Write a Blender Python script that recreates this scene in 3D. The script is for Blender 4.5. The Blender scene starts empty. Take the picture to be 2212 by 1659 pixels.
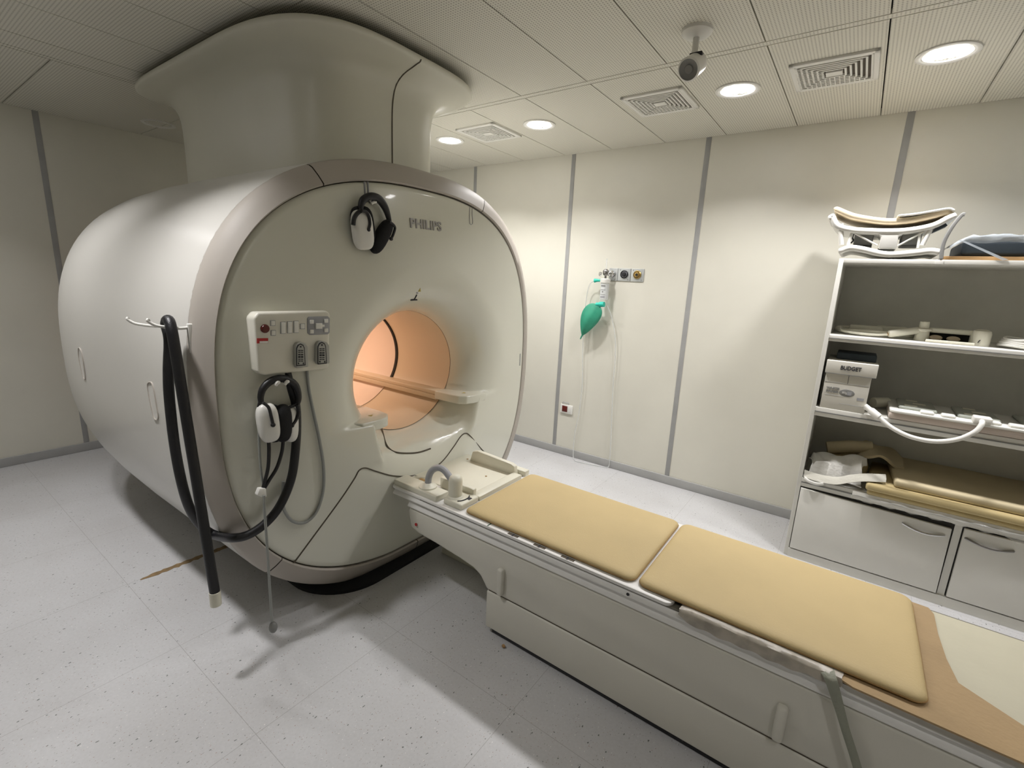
import bpy, bmesh, math, random
from mathutils import Vector, Matrix
random.seed(7)
PI = math.pi
SC = bpy.context.scene
COL = SC.collection

# ------------------------------------------------------------------ camera
F_PX = 1021.0
R_RIGHT = Vector((0.80741042, 0.58818840, 0.04607418))
R_DOWN = Vector((0.16382832, -0.14849480, -0.97524847))
R_FWD = Vector((-0.56678806, 0.79497403, -0.21625816))
CAM = Vector((0, 0, 1.6))
cd = bpy.data.cameras.new('camera')
cd.sensor_fit = 'HORIZONTAL'; cd.sensor_width = 36.0
cd.lens = F_PX * 36.0 / 2212.0
cd.clip_start = 0.02
cam = bpy.data.objects.new('camera', cd)
rot = Matrix((R_RIGHT, -R_DOWN, -R_FWD)).transposed()
cam.matrix_world = Matrix.Translation(CAM) @ rot.to_4x4()
COL.objects.link(cam); SC.camera = cam

# ------------------------------------------------------------------ world, exposure
w = bpy.data.worlds.new('world'); SC.world = w; w.use_nodes = True
w.node_tree.nodes['Background'].inputs[0].default_value = (0.9, 0.95, 1, 1)
w.node_tree.nodes['Background'].inputs[1].default_value = 0.02
SC.view_settings.view_transform = 'Standard'
SC.view_settings.look = 'None'
SC.view_settings.gamma = 1.0
SC.view_settings.use_curve_mapping = False
SC.view_settings.exposure = 0.20

FAR_Y, NEAR_Y, CEIL = 2.97, 0.27, 2.65
FAR_LAMPS = [-2.83, -1.99, -0.72, 0.13, 1.40]
NEAR_LAMPS = [(-4.20, 4.0), (-3.35, 5.5), (-2.02, 8.5), (0.95, 4.0)]  # last one is an added, unseen lamp that brightens the table side
LAMP_COL = (1.0, 0.98, 0.99)
FAR_W, BORE_W = 11.0, 3.0

# ------------------------------------------------------------------ helpers
def hit(u, v, ax, val):
    """world point where the sight line of photo pixel (u, v) meets the plane axis = val"""
    d = R_RIGHT * (u - 1106) + R_DOWN * (v - 829.5) + R_FWD * F_PX
    return CAM + d * ((val - CAM[ax]) / d[ax])

def mat(name, col, rough=0.5, metal=0.0, spec=0.5, emit=None, es=0.0, alpha=1.0, trans=0.0,
        noise=0.0, nscale=8.0, bump=0.0, bscale=60.0, col2=None, coat=0.0, sss=0.0):
    m = bpy.data.materials.new(name); m.use_nodes = True
    nt = m.node_tree; b = nt.nodes['Principled BSDF']
    b.inputs['Base Color'].default_value = (*col, 1)
    b.inputs['Roughness'].default_value = rough
    b.inputs['Metallic'].default_value = metal
    b.inputs['Specular IOR Level'].default_value = spec
    b.inputs['Transmission Weight'].default_value = trans
    b.inputs['Alpha'].default_value = alpha
    b.inputs['Coat Weight'].default_value = coat
    if emit:
        b.inputs['Emission Color'].default_value = (*emit, 1)
        b.inputs['Emission Strength'].default_value = es
    tc = nt.nodes.new('ShaderNodeTexCoord')
    if noise > 0:
        n = nt.nodes.new('ShaderNodeTexNoise'); n.inputs['Scale'].default_value = nscale
        n.inputs['Detail'].default_value = 5
        nt.links.new(tc.outputs['Object'], n.inputs['Vector'])
        mx = nt.nodes.new('ShaderNodeMix'); mx.data_type = 'RGBA'
        c2 = col2 or tuple(c * (1 - noise) for c in col)
        mx.inputs[6].default_value = (*col, 1); mx.inputs[7].default_value = (*c2, 1)
        rp = nt.nodes.new('ShaderNodeValToRGB')
        rp.color_ramp.elements[0].position = 0.4; rp.color_ramp.elements[1].position = 0.66
        nt.links.new(n.outputs['Fac'], rp.inputs[0])
        nt.links.new(rp.outputs[0], mx.inputs[0])
        nt.links.new(mx.outputs[2], b.inputs['Base Color'])
    if bump > 0:
        n2 = nt.nodes.new('ShaderNodeTexNoise'); n2.inputs['Scale'].default_value = bscale
        n2.inputs['Detail'].default_value = 4
        nt.links.new(tc.outputs['Object'], n2.inputs['Vector'])
        bp = nt.nodes.new('ShaderNodeBump'); bp.inputs['Strength'].default_value = bump
        bp.inputs['Distance'].default_value = 0.01
        nt.links.new(n2.outputs['Fac'], bp.inputs['Height'])
        nt.links.new(bp.outputs['Normal'], b.inputs['Normal'])
    return m

def tag(o, label=None, cat=None, group=None, kind=None):
    if label: o['label'] = label
    if cat: o['category'] = cat
    if group: o['group'] = group
    if kind: o['kind'] = kind
    return o

def empty(name, loc, label, cat, group=None):
    o = bpy.data.objects.new(name, None); COL.objects.link(o)
    o.location = loc; o.empty_display_size = 0.1
    bpy.context.view_layer.update()
    return tag(o, label, cat, group)

def link(name, me, m, parent=None, smooth=True):
    if isinstance(m, (list, tuple)):
        for k in m: me.materials.append(k)
    elif m: me.materials.append(m)
    if smooth:
        for p in me.polygons: p.use_smooth = True
    o = bpy.data.objects.new(name, me); COL.objects.link(o)
    if parent:
        o.parent = parent
        o.matrix_parent_inverse = Matrix.Translation(parent.location).inverted()
    return o

class MB:
    """collects shapes into one mesh; every vertex is given in room coordinates"""
    def __init__(s): s.bm = bmesh.new()
    def box(s, x0, x1, y0, y1, z0, z1, bev=0.0, seg=3, mi=0, rotz=0.0, M=None):
        b = bmesh.new()
        bmesh.ops.create_cube(b, size=1.0)
        sx, sy, sz = x1 - x0, y1 - y0, z1 - z0
        bmesh.ops.scale(b, vec=(sx, sy, sz), verts=b.verts)
        if bev > 0:
            bev = min(bev, 0.49 * min(abs(sx), abs(sy), abs(sz)))
            bmesh.ops.bevel(b, geom=b.edges[:], offset=bev, segments=seg, affect='EDGES', profile=0.5)
        if rotz: bmesh.ops.rotate(b, matrix=Matrix.Rotation(rotz, 3, 'Z'), verts=b.verts)
        bmesh.ops.translate(b, vec=((x0 + x1) / 2, (y0 + y1) / 2, (z0 + z1) / 2), verts=b.verts)
        if M is not None: bmesh.ops.transform(b, matrix=M, verts=b.verts)
        s._add(b, mi); return s
    def _add(s, b, mi=0):
        bmesh.ops.recalc_face_normals(b, faces=b.faces[:])
        me = bpy.data.meshes.new('tmp'); b.to_mesh(me); b.free()
        n0 = len(s.bm.faces)
        s.bm.from_mesh(me); bpy.data.meshes.remove(me)
        if mi:
            s.bm.faces.ensure_lookup_table()
            for f in s.bm.faces[n0:]: f.material_index = mi
    def tube(s, pts, r, n=10, smooth=True, caps=True, mi=0, flat=1.0, closed=False):
        P = [Vector(p) for p in pts]
        if smooth and len(P) > 2: P = spline(P, closed=closed)
        N = len(P)
        rr = r if callable(r) else (lambda t: r)
        b = bmesh.new(); rings = []
        up = None
        for i, p in enumerate(P):
            if closed: t = (P[(i + 1) % N] - P[(i - 1) % N]).normalized()
            else: t = (P[min(i + 1, N - 1)] - P[max(i - 1, 0)]).normalized()
            if up is None:
                up = Vector((0, 0, 1)) if abs(t.z) < 0.9 else Vector((1, 0, 0))
            a = t.cross(up)
            if a.length < 1e-6: a = t.orthogonal()
            a.normalize(); c = a.cross(t).normalized(); up = c
            ri = rr(i / max(1, N - 1))
            rings.append([b.verts.new(p + a * math.cos(2 * PI * k / n) * ri + c * math.sin(2 * PI * k / n) * ri * flat) for k in range(n)])
        L = N if closed else N - 1
        for i in range(L):
            A, B = rings[i], rings[(i + 1) % N]
            for k in range(n): b.faces.new((A[k], A[(k + 1) % n], B[(k + 1) % n], B[k]))
        if caps and not closed:
            b.faces.new(rings[0][::-1]); b.faces.new(rings[-1])
        s._add(b, mi); return s
    def lathe(s, prof, center, axis=(0, 0, 1), n=32, mi=0, caps=True, sx=1.0):
        """prof: (radius, height) pairs along axis"""
        ax = Vector(axis).normalized(); q = Vector((0, 0, 1)).rotation_difference(ax)
        b = bmesh.new(); rings = []
        for r, h in prof:
            rings.append([b.verts.new(Vector(center) + q @ Vector((r * math.cos(2 * PI * k / n) * sx, r * math.sin(2 * PI * k / n), h))) for k in range(n)])
        for A, B in zip(rings, rings[1:]):
            for k in range(n): b.faces.new((A[k], A[(k + 1) % n], B[(k + 1) % n], B[k]))
        if caps:
            if prof[0][0] > 1e-5: b.faces.new(rings[0][::-1])
            if prof[-1][0] > 1e-5: b.faces.new(rings[-1])
        bmesh.ops.remove_doubles(b, verts=b.verts, dist=1e-6)
        s._add(b, mi); return s
    def prism(s, poly, ax, a0, a1, bev=0.0, seg=2, mi=0):
        """extrude polygon (pairs in the two other axes, in order) along axis ax"""
        b = bmesh.new()
        def P(p, a):
            v = [0, 0, 0]; o = [i for i in range(3) if i != ax]
            v[o[0]], v[o[1]], v[ax] = p[0], p[1], a
            return Vector(v)
        A = [b.verts.new(P(p, a0)) for p in poly]; B = [b.verts.new(P(p, a1)) for p in poly]
        n = len(poly)
        b.faces.new(A[::-1]); b.faces.new(B)
        for i in range(n): b.faces.new((A[i], A[(i + 1) % n], B[(i + 1) % n], B[i]))
        bmesh.ops.recalc_face_normals(b, faces=b.faces[:])
        if bev > 0:
            ed = [e for e in b.edges if len(e.link_faces) == 2 and e.calc_face_angle() > 0.35]
            bmesh.ops.bevel(b, geom=ed, offset=bev, segments=seg, affect='EDGES', profile=0.5)
        s._add(b, mi); return s
    def grid(s, rows, closed_u=False, mi=0, thick=0.0):
        """rows: list of lists of points"""
        b = bmesh.new()
        V = [[b.verts.new(Vector(p)) for p in r] for r in rows]
        for i in range(len(V) - 1):
            n = len(V[i])
            for k in range(n if closed_u else n - 1):
                b.faces.new((V[i][k], V[i][(k + 1) % n], V[i + 1][(k + 1) % n], V[i + 1][k]))
        if thick:
            bmesh.ops.recalc_face_normals(b, faces=b.faces[:])
            bmesh.ops.solidify(b, geom=b.faces[:], thickness=thick)
        s._add(b, mi); return s
    def ball(s, c, r, sc=(1, 1, 1), M=None, mi=0, seg=24, power=1.0):
        b = bmesh.new(); bmesh.ops.create_uvsphere(b, u_segments=seg, v_segments=seg // 2, radius=1)
        for v in b.verts:
            if power != 1.0:
                v.co = Vector([math.copysign(abs(x) ** power, x) for x in v.co])
            v.co = Vector((v.co.x * sc[0] * r, v.co.y * sc[1] * r, v.co.z * sc[2] * r))
        if M is not None: bmesh.ops.transform(b, matrix=M, verts=b.verts)
        bmesh.ops.translate(b, vec=c, verts=b.verts)
        s._add(b, mi); return s
    def build(s, name, m, parent=None, smooth=True, angle=None):
        me = bpy.data.meshes.new(name); s.bm.to_mesh(me); s.bm.free()
        o = link(name, me, m, parent, smooth)
        if smooth:
            try: me.set_sharp_from_angle(angle=math.radians(angle or 40))
            except Exception: pass
        return o

def spline(P, k=8, closed=False):
    out = []; n = len(P)
    rng = range(n if closed else n - 1)
    for i in rng:
        if closed: p0, p1, p2, p3 = P[(i - 1) % n], P[i], P[(i + 1) % n], P[(i + 2) % n]
        else: p0, p1, p2, p3 = P[max(i - 1, 0)], P[i], P[i + 1], P[min(i + 2, n - 1)]
        for j in range(k):
            t = j / k
            out.append(0.5 * ((2 * p1) + (-p0 + p2) * t + (2 * p0 - 5 * p1 + 4 * p2 - p3) * t * t + (-p0 + 3 * p1 - 3 * p2 + p3) * t ** 3))
    if not closed: out.append(P[-1])
    return out

def rrect(x0, x1, y0, y1, r, k=5):
    pts = []
    for cx, cy, a in ((x1 - r, y1 - r, 0), (x0 + r, y1 - r, 90), (x0 + r, y0 + r, 180), (x1 - r, y0 + r, 270)):
        for i in range(k + 1):
            t = math.radians(a + 90 * i / k); pts.append((cx + r * math.cos(t), cy + r * math.sin(t)))
    return pts

def words(name, txt, size, origin, xdir, updir, m, parent, ext=0.001, bold=0.0, width=None, align='LEFT'):
    cu = bpy.data.curves.new(name, 'FONT'); cu.body = txt; cu.size = size; cu.extrude = ext
    cu.offset = bold; cu.align_x = align; cu.align_y = 'BOTTOM_BASELINE'
    tmp = bpy.data.objects.new(name, cu); COL.objects.link(tmp)
    bpy.context.view_layer.update()
    dg = bpy.context.evaluated_depsgraph_get()
    me = bpy.data.meshes.new_from_object(tmp.evaluated_get(dg))
    bpy.data.objects.remove(tmp)
    if width:
        xs = [v.co.x for v in me.vertices]; k = width / (max(xs) - min(xs))
        for v in me.vertices: v.co.x *= k
    X = Vector(xdir).normalized(); U = Vector(updir); U = (U - X * U.dot(X)).normalized(); N = X.cross(U)
    for v in me.vertices: v.co = Vector(origin) + X * v.co.x + U * v.co.y + N * v.co.z
    me.materials.clear()
    return link(name, me, m, parent, smooth=False)

def copy_tree(o, parent=None):
    c = o.copy(); COL.objects.link(c)
    if parent:
        c.parent = parent; c.matrix_parent_inverse = o.matrix_parent_inverse.copy()
    for ch in list(o.children): copy_tree(ch, c)
    return c

def struct(o): o['kind'] = 'structure'; return o

# ------------------------------------------------------------------ materials
def wall_material():
    m = mat('wall_laminate', (0.71, 0.69, 0.60), rough=0.38, spec=0.35, noise=0.05, nscale=2.0)
    return m
M_WALL = wall_material()
M_STRIP = mat('grey_strip', (0.36, 0.36, 0.35), rough=0.45, noise=0.08)
M_BASE = mat('grey_baseboard', (0.40, 0.40, 0.39), rough=0.35, noise=0.08)
M_SHELL = mat('scanner_shell', (0.725, 0.71, 0.66), rough=0.28, spec=0.5, noise=0.03, nscale=1.5, coat=0.15)
M_FACE = mat('scanner_face', (0.735, 0.73, 0.63), rough=0.22, spec=0.5, noise=0.03, nscale=1.5, coat=0.3)
M_RING = mat('ring_trim', (0.46, 0.42, 0.37), rough=0.55, noise=0.05, nscale=3)
M_DUCT = mat('duct_cover', (0.65, 0.635, 0.535), rough=0.4, noise=0.04, nscale=2)
M_DARK = mat('dark_gap', (0.02, 0.018, 0.015), rough=0.8)
M_SEAM = mat('seam_brown', (0.10, 0.085, 0.06), rough=0.7)
M_BLACK = mat('black_rubber', (0.010, 0.010, 0.012), rough=0.4, bump=0.15, bscale=300)
M_BLACKF = mat('black_foam', (0.008, 0.008, 0.009), rough=0.9, bump=0.3, bscale=200)
M_WHITE = mat('white_plastic', (0.80, 0.79, 0.74), rough=0.35)
M_CREAM = mat('cream_plastic', (0.74, 0.72, 0.60), rough=0.4, noise=0.05, nscale=6)
M_TABLE = mat('table_shell', (0.71, 0.69, 0.61), rough=0.42, noise=0.05, nscale=3)
M_RAIL = mat('rail_white', (0.84, 0.83, 0.80), rough=0.4, noise=0.03)
M_BORE = mat('bore_liner', (0.72, 0.60, 0.44), rough=0.3)
M_BORE2 = mat('bore_liner_inner', (0.86, 0.72, 0.62), rough=0.22)
M_MATT = mat('mattress_yellow', (0.565, 0.435, 0.215), rough=0.62, noise=0.07, nscale=3, bump=0.07, bscale=140)
M_PIPE = mat('mattress_piping', (0.42, 0.26, 0.10), rough=0.6, noise=0.3, nscale=20)
M_BROWN = mat('brown_foam', (0.42, 0.295, 0.155), rough=0.8, noise=0.12, nscale=5, bump=0.2)
M_SHEET = mat('cream_sheet', (0.54, 0.51, 0.385), rough=0.6, noise=0.06, nscale=4, bump=0.3, bscale=12)
M_GREY = mat('grey_plastic', (0.34, 0.345, 0.36), rough=0.45)
M_MIDG = mat('mid_grey', (0.22, 0.22, 0.21), rough=0.5)
M_CORD = mat('grey_cord', (0.30, 0.31, 0.29), rough=0.5)
M_RED = mat('red_label', (0.45, 0.02, 0.02), rough=0.5)
M_DRED = mat('dark_red_button', (0.11, 0.012, 0.008), rough=0.3)
M_CHROME = mat('chrome', (0.6, 0.6, 0.6), rough=0.2, metal=1.0)
M_STEEL = mat('dull_steel', (0.30, 0.29, 0.28), rough=0.35, metal=1.0)
M_BRASS = mat('brass', (0.45, 0.32, 0.10), rough=0.35, metal=0.8)
M_GREEN = mat('green_rubber', (0.035, 0.31, 0.19), rough=0.45, noise=0.15, nscale=15)
M_TEAL = mat('teal_connector', (0.02, 0.50, 0.38), rough=0.4)
M_CLEAR = mat('clear_plastic', (0.86, 0.88, 0.86), rough=0.15, alpha=0.42)
M_TUBE = mat('clear_tube', (0.74, 0.76, 0.74), rough=0.2, alpha=0.5)
M_INK = mat('ink', (0.03, 0.03, 0.035), rough=0.7)
M_CAB = mat('cabinet_white', (0.72, 0.71, 0.655), rough=0.35, noise=0.03)
M_CABIN = mat('cabinet_back', (0.74, 0.73, 0.66), rough=0.6, noise=0.05)
M_CARD = mat('carton_white', (0.66, 0.64, 0.57), rough=0.7, noise=0.05)
M_CLOTH = mat('white_cloth', (0.66, 0.65, 0.61), rough=0.9, bump=0.4, bscale=40)
M_FOAMY = mat('foam_yellow', (0.55, 0.44, 0.22), rough=0.75, noise=0.1, nscale=4)
M_FOAML = mat('foam_pale', (0.55, 0.47, 0.30), rough=0.75, noise=0.1, nscale=4)
M_CARDB = mat('cardboard', (0.40, 0.24, 0.10), rough=0.8, noise=0.15, nscale=8)
M_WRAP = mat('plastic_film', (0.55, 0.60, 0.64), rough=0.18, alpha=0.55, bump=0.8, bscale=14)
M_NAVY = mat('dark_blue_pad', (0.04, 0.055, 0.07), rough=0.6)
M_SLV = mat('clear_sleeve', (0.50, 0.455, 0.38), rough=0.35, alpha=0.97, bump=.25, bscale=30, noise=0.3, nscale=20)
M_STRAP = mat('strap_grey', (0.30, 0.31, 0.25), rough=0.8, bump=0.3, bscale=90)
M_LED = mat('led', (1, 1, 1), emit=(1.0, 0.98, 1.0), es=40.0)
M_REFL = mat('reflector', (0.9, 0.9, 0.86), rough=0.15, metal=0.6, emit=(1.0, 1.0, 0.92), es=0.55)
M_BLAMP = mat('bore_lamp', (1, 0.8, 0.6), emit=(1.0, 0.74, 0.56), es=6.0)
M_BLUEG = mat('coil_grey_green', (0.40, 0.42, 0.37), rough=0.5)
M_GOLD = mat('warning_yellow', (0.42, 0.33, 0.05), rough=0.5)
M_VENTB = mat('vent_shadow_brown', (0.10, 0.085, 0.065), rough=0.8)
M_PANEL = mat('panel_cream', (0.76, 0.74, 0.645), rough=0.4)
M_PLUG = mat('plug_grey', (0.40, 0.40, 0.365), rough=0.45)
M_GROOVE = mat('rail_groove', (0.16, 0.15, 0.12), rough=0.6)

def floor_material():
    m = bpy.data.materials.new('speckled_vinyl'); m.use_nodes = True
    nt = m.node_tree; b = nt.nodes['Principled BSDF']; N = nt.nodes.new; L = nt.links.new
    b.inputs['Roughness'].default_value = 0.38; b.inputs['Specular IOR Level'].default_value = 0.45
    tc = N('ShaderNodeTexCoord')
    n = N('ShaderNodeTexNoise'); n.inputs['Scale'].default_value = 90; n.inputs['Detail'].default_value = 3
    L(tc.outputs['Object'], n.inputs['Vector'])
    base = N('ShaderNodeMix'); base.data_type = 'RGBA'
    base.inputs[6].default_value = (0.49, 0.49, 0.49, 1); base.inputs[7].default_value = (0.58, 0.58, 0.585, 1)
    L(n.outputs['Fac'], base.inputs[0])
    cur = base.outputs[2]
    def flecks(scale, thr, col, seed, stretch):
        nonlocal cur
        mp = N('ShaderNodeMapping'); mp.inputs['Location'].default_value = (seed, seed * 2, 0)
        mp.inputs['Rotation'].default_value = (0, 0, 0.6 + seed); mp.inputs['Scale'].default_value = (stretch, 1, 1)
        L(tc.outputs['Object'], mp.inputs['Vector'])
        wn = N('ShaderNodeTexNoise'); wn.inputs['Scale'].default_value = 30
        L(mp.outputs[0], wn.inputs['Vector'])
        add = N('ShaderNodeVectorMath'); add.operation = 'MULTIPLY_ADD'
        L(wn.outputs['Color'], add.inputs[0]); add.inputs[1].default_value = (0.02, 0.02, 0); L(mp.outputs[0], add.inputs[2])
        v = N('ShaderNodeTexVoronoi'); v.inputs['Scale'].default_value = scale; v.inputs['Randomness'].default_value = 1
        L(add.outputs[0], v.inputs['Vector'])
        # vary fleck size per cell
        sep = N('ShaderNodeSeparateColor'); L(v.outputs['Color'], sep.inputs[0])
        sz = N('ShaderNodeMath'); sz.operation = 'MULTIPLY'; L(sep.outputs[0], sz.inputs[0]); sz.inputs[1].default_value = thr
        lt = N('ShaderNodeMath'); lt.operation = 'LESS_THAN'; L(v.outputs['Distance'], lt.inputs[0]); L(sz.outputs[0], lt.inputs[1])
        mx = N('ShaderNodeMix'); mx.data_type = 'RGBA'; mx.inputs[7].default_value = (*col, 1)
        L(lt.outputs[0], mx.inputs[0]); L(cur, mx.inputs[6]); cur = mx.outputs[2]
    flecks(34, 0.15, (0.13, 0.14, 0.13), 0.3, 1.7)
    flecks(56, 0.17, (0.27, 0.27, 0.25), 1.7, 2.6)
    flecks(48, 0.12, (0.80, 0.79, 0.76), 2.9, 2.2)
    flecks(90, 0.16, (0.33, 0.22, 0.18), 4.1, 1.5)
    # welded sheet joints
    sx = N('ShaderNodeSeparateXYZ'); L(tc.outputs['Object'], sx.inputs[0])
    def joint(sock, off, per):
        a = N('ShaderNodeMath'); a.operation = 'ADD'; L(sock, a.inputs[0]); a.inputs[1].default_value = -off + 100 * per + per / 2
        md = N('ShaderNodeMath'); md.operation = 'MODULO'; L(a.outputs[0], md.inputs[0]); md.inputs[1].default_value = per
        s = N('ShaderNodeMath'); s.operation = 'SUBTRACT'; L(md.outputs[0], s.inputs[0]); s.inputs[1].default_value = per / 2
        ab = N('ShaderNodeMath'); ab.operation = 'ABSOLUTE'; L(s.outputs[0], ab.inputs[0])
        lt = N('ShaderNodeMath'); lt.operation = 'LESS_THAN'; L(ab.outputs[0], lt.inputs[0]); lt.inputs[1].default_value = 0.0010
        return lt.outputs[0]
    j = N('ShaderNodeMath'); j.operation = 'MAXIMUM'
    L(joint(sx.outputs['X'], -0.814, 0.652), j.inputs[0]); L(joint(sx.outputs['Y'], 0.608, 0.638), j.inputs[1])
    jm = N('ShaderNodeMath'); jm.operation = 'MULTIPLY'; L(j.outputs[0], jm.inputs[0]); jm.inputs[1].default_value = 0.45
    mx = N('ShaderNodeMix'); mx.data_type = 'RGBA'; mx.inputs[7].default_value = (0.16, 0.15, 0.13, 1)
    L(jm.outputs[0], mx.inputs[0]); L(cur, mx.inputs[6])
    # scuffed grey soiling
    sn = N('ShaderNodeTexNoise'); sn.inputs['Scale'].default_value = 1.6; sn.inputs['Detail'].default_value = 6
    L(tc.outputs['Object'], sn.inputs['Vector'])
    sr = N('ShaderNodeValToRGB'); sr.color_ramp.elements[0].color = (0.88, 0.87, 0.86, 1)
    sr.color_ramp.elements[0].position = 0.3; sr.color_ramp.elements[1].position = 0.6
    L(sn.outputs['Fac'], sr.inputs[0])
    ml = N('ShaderNodeMix'); ml.data_type = 'RGBA'; ml.blend_type = 'MULTIPLY'; ml.inputs[0].default_value = 1
    L(mx.outputs[2], ml.inputs[6]); L(sr.outputs[0], ml.inputs[7])
    L(ml.outputs[2], b.inputs['Base Color'])
    return m
M_FLOOR = floor_material()

def tile_material():
    m = bpy.data.materials.new('perforated_metal_tile'); m.use_nodes = True
    nt = m.node_tree; b = nt.nodes['Principled BSDF']; N = nt.nodes.new; L = nt.links.new
    b.inputs['Roughness'].default_value = 0.45
    tc = N('ShaderNodeTexCoord'); sx = N('ShaderNodeSeparateXYZ'); L(tc.outputs['Object'], sx.inputs[0])
    outs = []
    for ax in ('X', 'Y'):
        mu = N('ShaderNodeMath'); mu.operation = 'MULTIPLY'; L(sx.outputs[ax], mu.inputs[0]); mu.inputs[1].default_value = 2 * PI / 0.0135
        c = N('ShaderNodeMath'); c.operation = 'COSINE'; L(mu.outputs[0], c.inputs[0]); outs.append(c.outputs[0])
    ad = N('ShaderNodeMath'); ad.operation = 'ADD'; L(outs[0], ad.inputs[0]); L(outs[1], ad.inputs[1])
    gt = N('ShaderNodeMapRange'); gt.inputs['From Min'].default_value = 0.7; gt.inputs['From Max'].default_value = 1.3
    L(ad.outputs[0], gt.inputs['Value'])
    mx = N('ShaderNodeMix'); mx.data_type = 'RGBA'
    mx.inputs[6].default_value = (0.74, 0.72, 0.63, 1); mx.inputs[7].default_value = (0.36, 0.34, 0.28, 1)
    L(gt.outputs[0], mx.inputs[0]); L(mx.outputs[2], b.inputs['Base Color'])
    return m
M_TILE = tile_material()

# ------------------------------------------------------------------ room shell
XL, XR, YN, YF = -5.15, 2.6, -1.9, 3.76
struct(MB().box(XL - .1, XR + .1, YN - .1, YF + .1, -0.1, 0).build('floor', M_FLOOR, smooth=False))
struct(MB().box(XL - .1, XR + .1, YF, YF + .1, 0, CEIL + .1).build('wall_back', M_WALL, smooth=False))
struct(MB().box(XL - .1, XL, YN, YF, 0, CEIL + .1).build('wall_left', M_WALL, smooth=False))
struct(MB().box(XR, XR + .1, YN, YF, 0, CEIL + .1).build('wall_right', M_WALL, smooth=False))
struct(MB().box(XL - .1, XR + .1, YN - .1, YN, 0, CEIL + .1).build('wall_front', M_WALL, smooth=False))
struct(MB().box(XL, XR, YF - .012, YF, 0, 0.072, bev=.004).build('baseboard_back', M_BASE))
struct(MB().box(XL, XL + .012, YN, YF, 0, 0.072, bev=.004).build('baseboard_left', M_BASE))
struct(MB().box(XR - .012, XR, YN, YF, 0, 0.072, bev=.004).build('baseboard_right', M_BASE))
k = 1
for x in (-4.33, -3.235, -2.15, -1.06, 0.06, 1.15, 2.24):
    struct(MB().box(x - .018, x + .018, YF - .004, YF, 0.072, CEIL, bev=.001).build('trim_%d' % k, M_STRIP)); k += 1
for y in (-1.18, -0.09, 1.00, 2.09, 3.18):
    struct(MB().box(XL, XL + .004, y - .018, y + .018, 0.072, CEIL, bev=.001).build('trim_%d' % k, M_STRIP)); k += 1

# ceiling: metal tiles on a grid below a dark void
c = MB()
T = 0.0028
def tile(x0, x1, y0, y1): c.box(x0 + T, x1 - T, y0 + T, y1 - T, CEIL, CEIL + .02)
px_ = 0.4295; xo = -0.944
hole = (-3.72, -1.72, 0.98, 2.50)
xs = [xo + px_ * i for i in range(-7, 9)]      # joints between the tiles
xs = [-3.735] + [x for x in xs if x > -3.7] + [XR]
for x0, x1 in zip(xs, xs[1:]):
    for y0, y1 in ((YN, -1.30), (-1.30, -0.04), (0.0, 1.24), (1.24, 2.485), (2.525, YF)):
        tile(x0, x1, y0, y1)
tile(-3.735, XR, -0.04, 0.0); tile(-3.735, XR, 2.485, 2.525)
for y in [YN + 0.0] : pass
ys = [YN, -1.60, -0.79, 0.02, 0.83, 1.64, 2.45, 3.26, YF]
for y0, y1 in zip(ys, ys[1:]): tile(XL, -3.775, y0, y1)
tile(-3.775, -3.735, YN, YF)
c.box(XL - .1, XR + .1, YN - .1, YF + .1, CEIL + .04, CEIL + .10, mi=1)
struct(c.build('ceiling', [M_TILE, M_DARK], smooth=False))

# ------------------------------------------------------------------ ceiling lamps
def make_downlight(name, lit):
    root = empty(name, (0, 0, CEIL), 'x', 'ceiling light')
    MB().lathe([(0.112, 0.0), (0.112, -0.006), (0.105, -0.009), (0.088, -0.004), (0.086, 0.0)], (0, 0, CEIL), caps=False, n=40).build('trim_ring', M_WHITE, root)
    MB().lathe([(0.086, -0.004), (0.080, 0.006), (0.078, 0.012), (0.0, 0.012)], (0, 0, CEIL - .001), n=40, caps=False).build(
        'reflector', M_REFL if lit else M_WHITE, root)
    if lit:
        for i in range(4):
            for j in range(3):
                x, y = (i - 1.5) * 0.034, (j - 1) * 0.034
                MB().lathe([(0.0, -0.012), (0.009, -0.010), (0.014, -0.003), (0.014, 0.004)], (x, y, CEIL + .002), n=14, caps=False).build('led_lens', M_LED, root)
    return root
proto = make_downlight('ceiling_downlight', True)
def lamp_light(x, y, watts, spread=126):
    ld = bpy.data.lights.new('downlight_beam', 'AREA'); ld.shape = 'DISK'; ld.size = 0.15
    ld.energy = watts; ld.color = LAMP_COL; ld.spread = math.radians(spread)
    lo = bpy.data.objects.new('downlight_beam', ld); COL.objects.link(lo)
    lo.location = (x, y, CEIL - 0.014)
far_labels = ['lit round ceiling downlight, furthest of the far row, beside the ceiling duct cover',
              'lit round ceiling downlight between the small and middle air vents',
              'lit round ceiling downlight between the middle and the largest air vent',
              'lit round ceiling downlight at the top right corner, nearest the camera',
              'lit round ceiling downlight of the far row beyond the right edge']
first = True
for x, lb in zip(FAR_LAMPS, far_labels):
    o = proto if first else copy_tree(proto)
    first = False
    o.location = (x, FAR_Y, CEIL); tag(o, lb, 'ceiling light', 'downlights along the far side of the ceiling')
    lamp_light(x, FAR_Y, FAR_W)
near_labels = ['lit round ceiling downlight of the near row over the left wall',
               'lit round ceiling downlight of the near row over the scanner flank',
               'lit round ceiling downlight of the near row over the scanner front',
               'added unseen ceiling downlight behind the viewer, brightening the near side of the table']
for (x, watts_), lb in zip(NEAR_LAMPS, near_labels):
    o = copy_tree(proto); o.location = (x, NEAR_Y, CEIL); tag(o, lb, 'ceiling light', 'downlights along the near side of the ceiling')
    lamp_light(x, NEAR_Y, watts_, 100)
o = make_downlight('ceiling_downlight', False); o.location = (-4.62, 1.60, CEIL)
tag(o, 'unlit round recessed downlight in the ceiling left of the duct cover', 'ceiling light')

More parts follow.
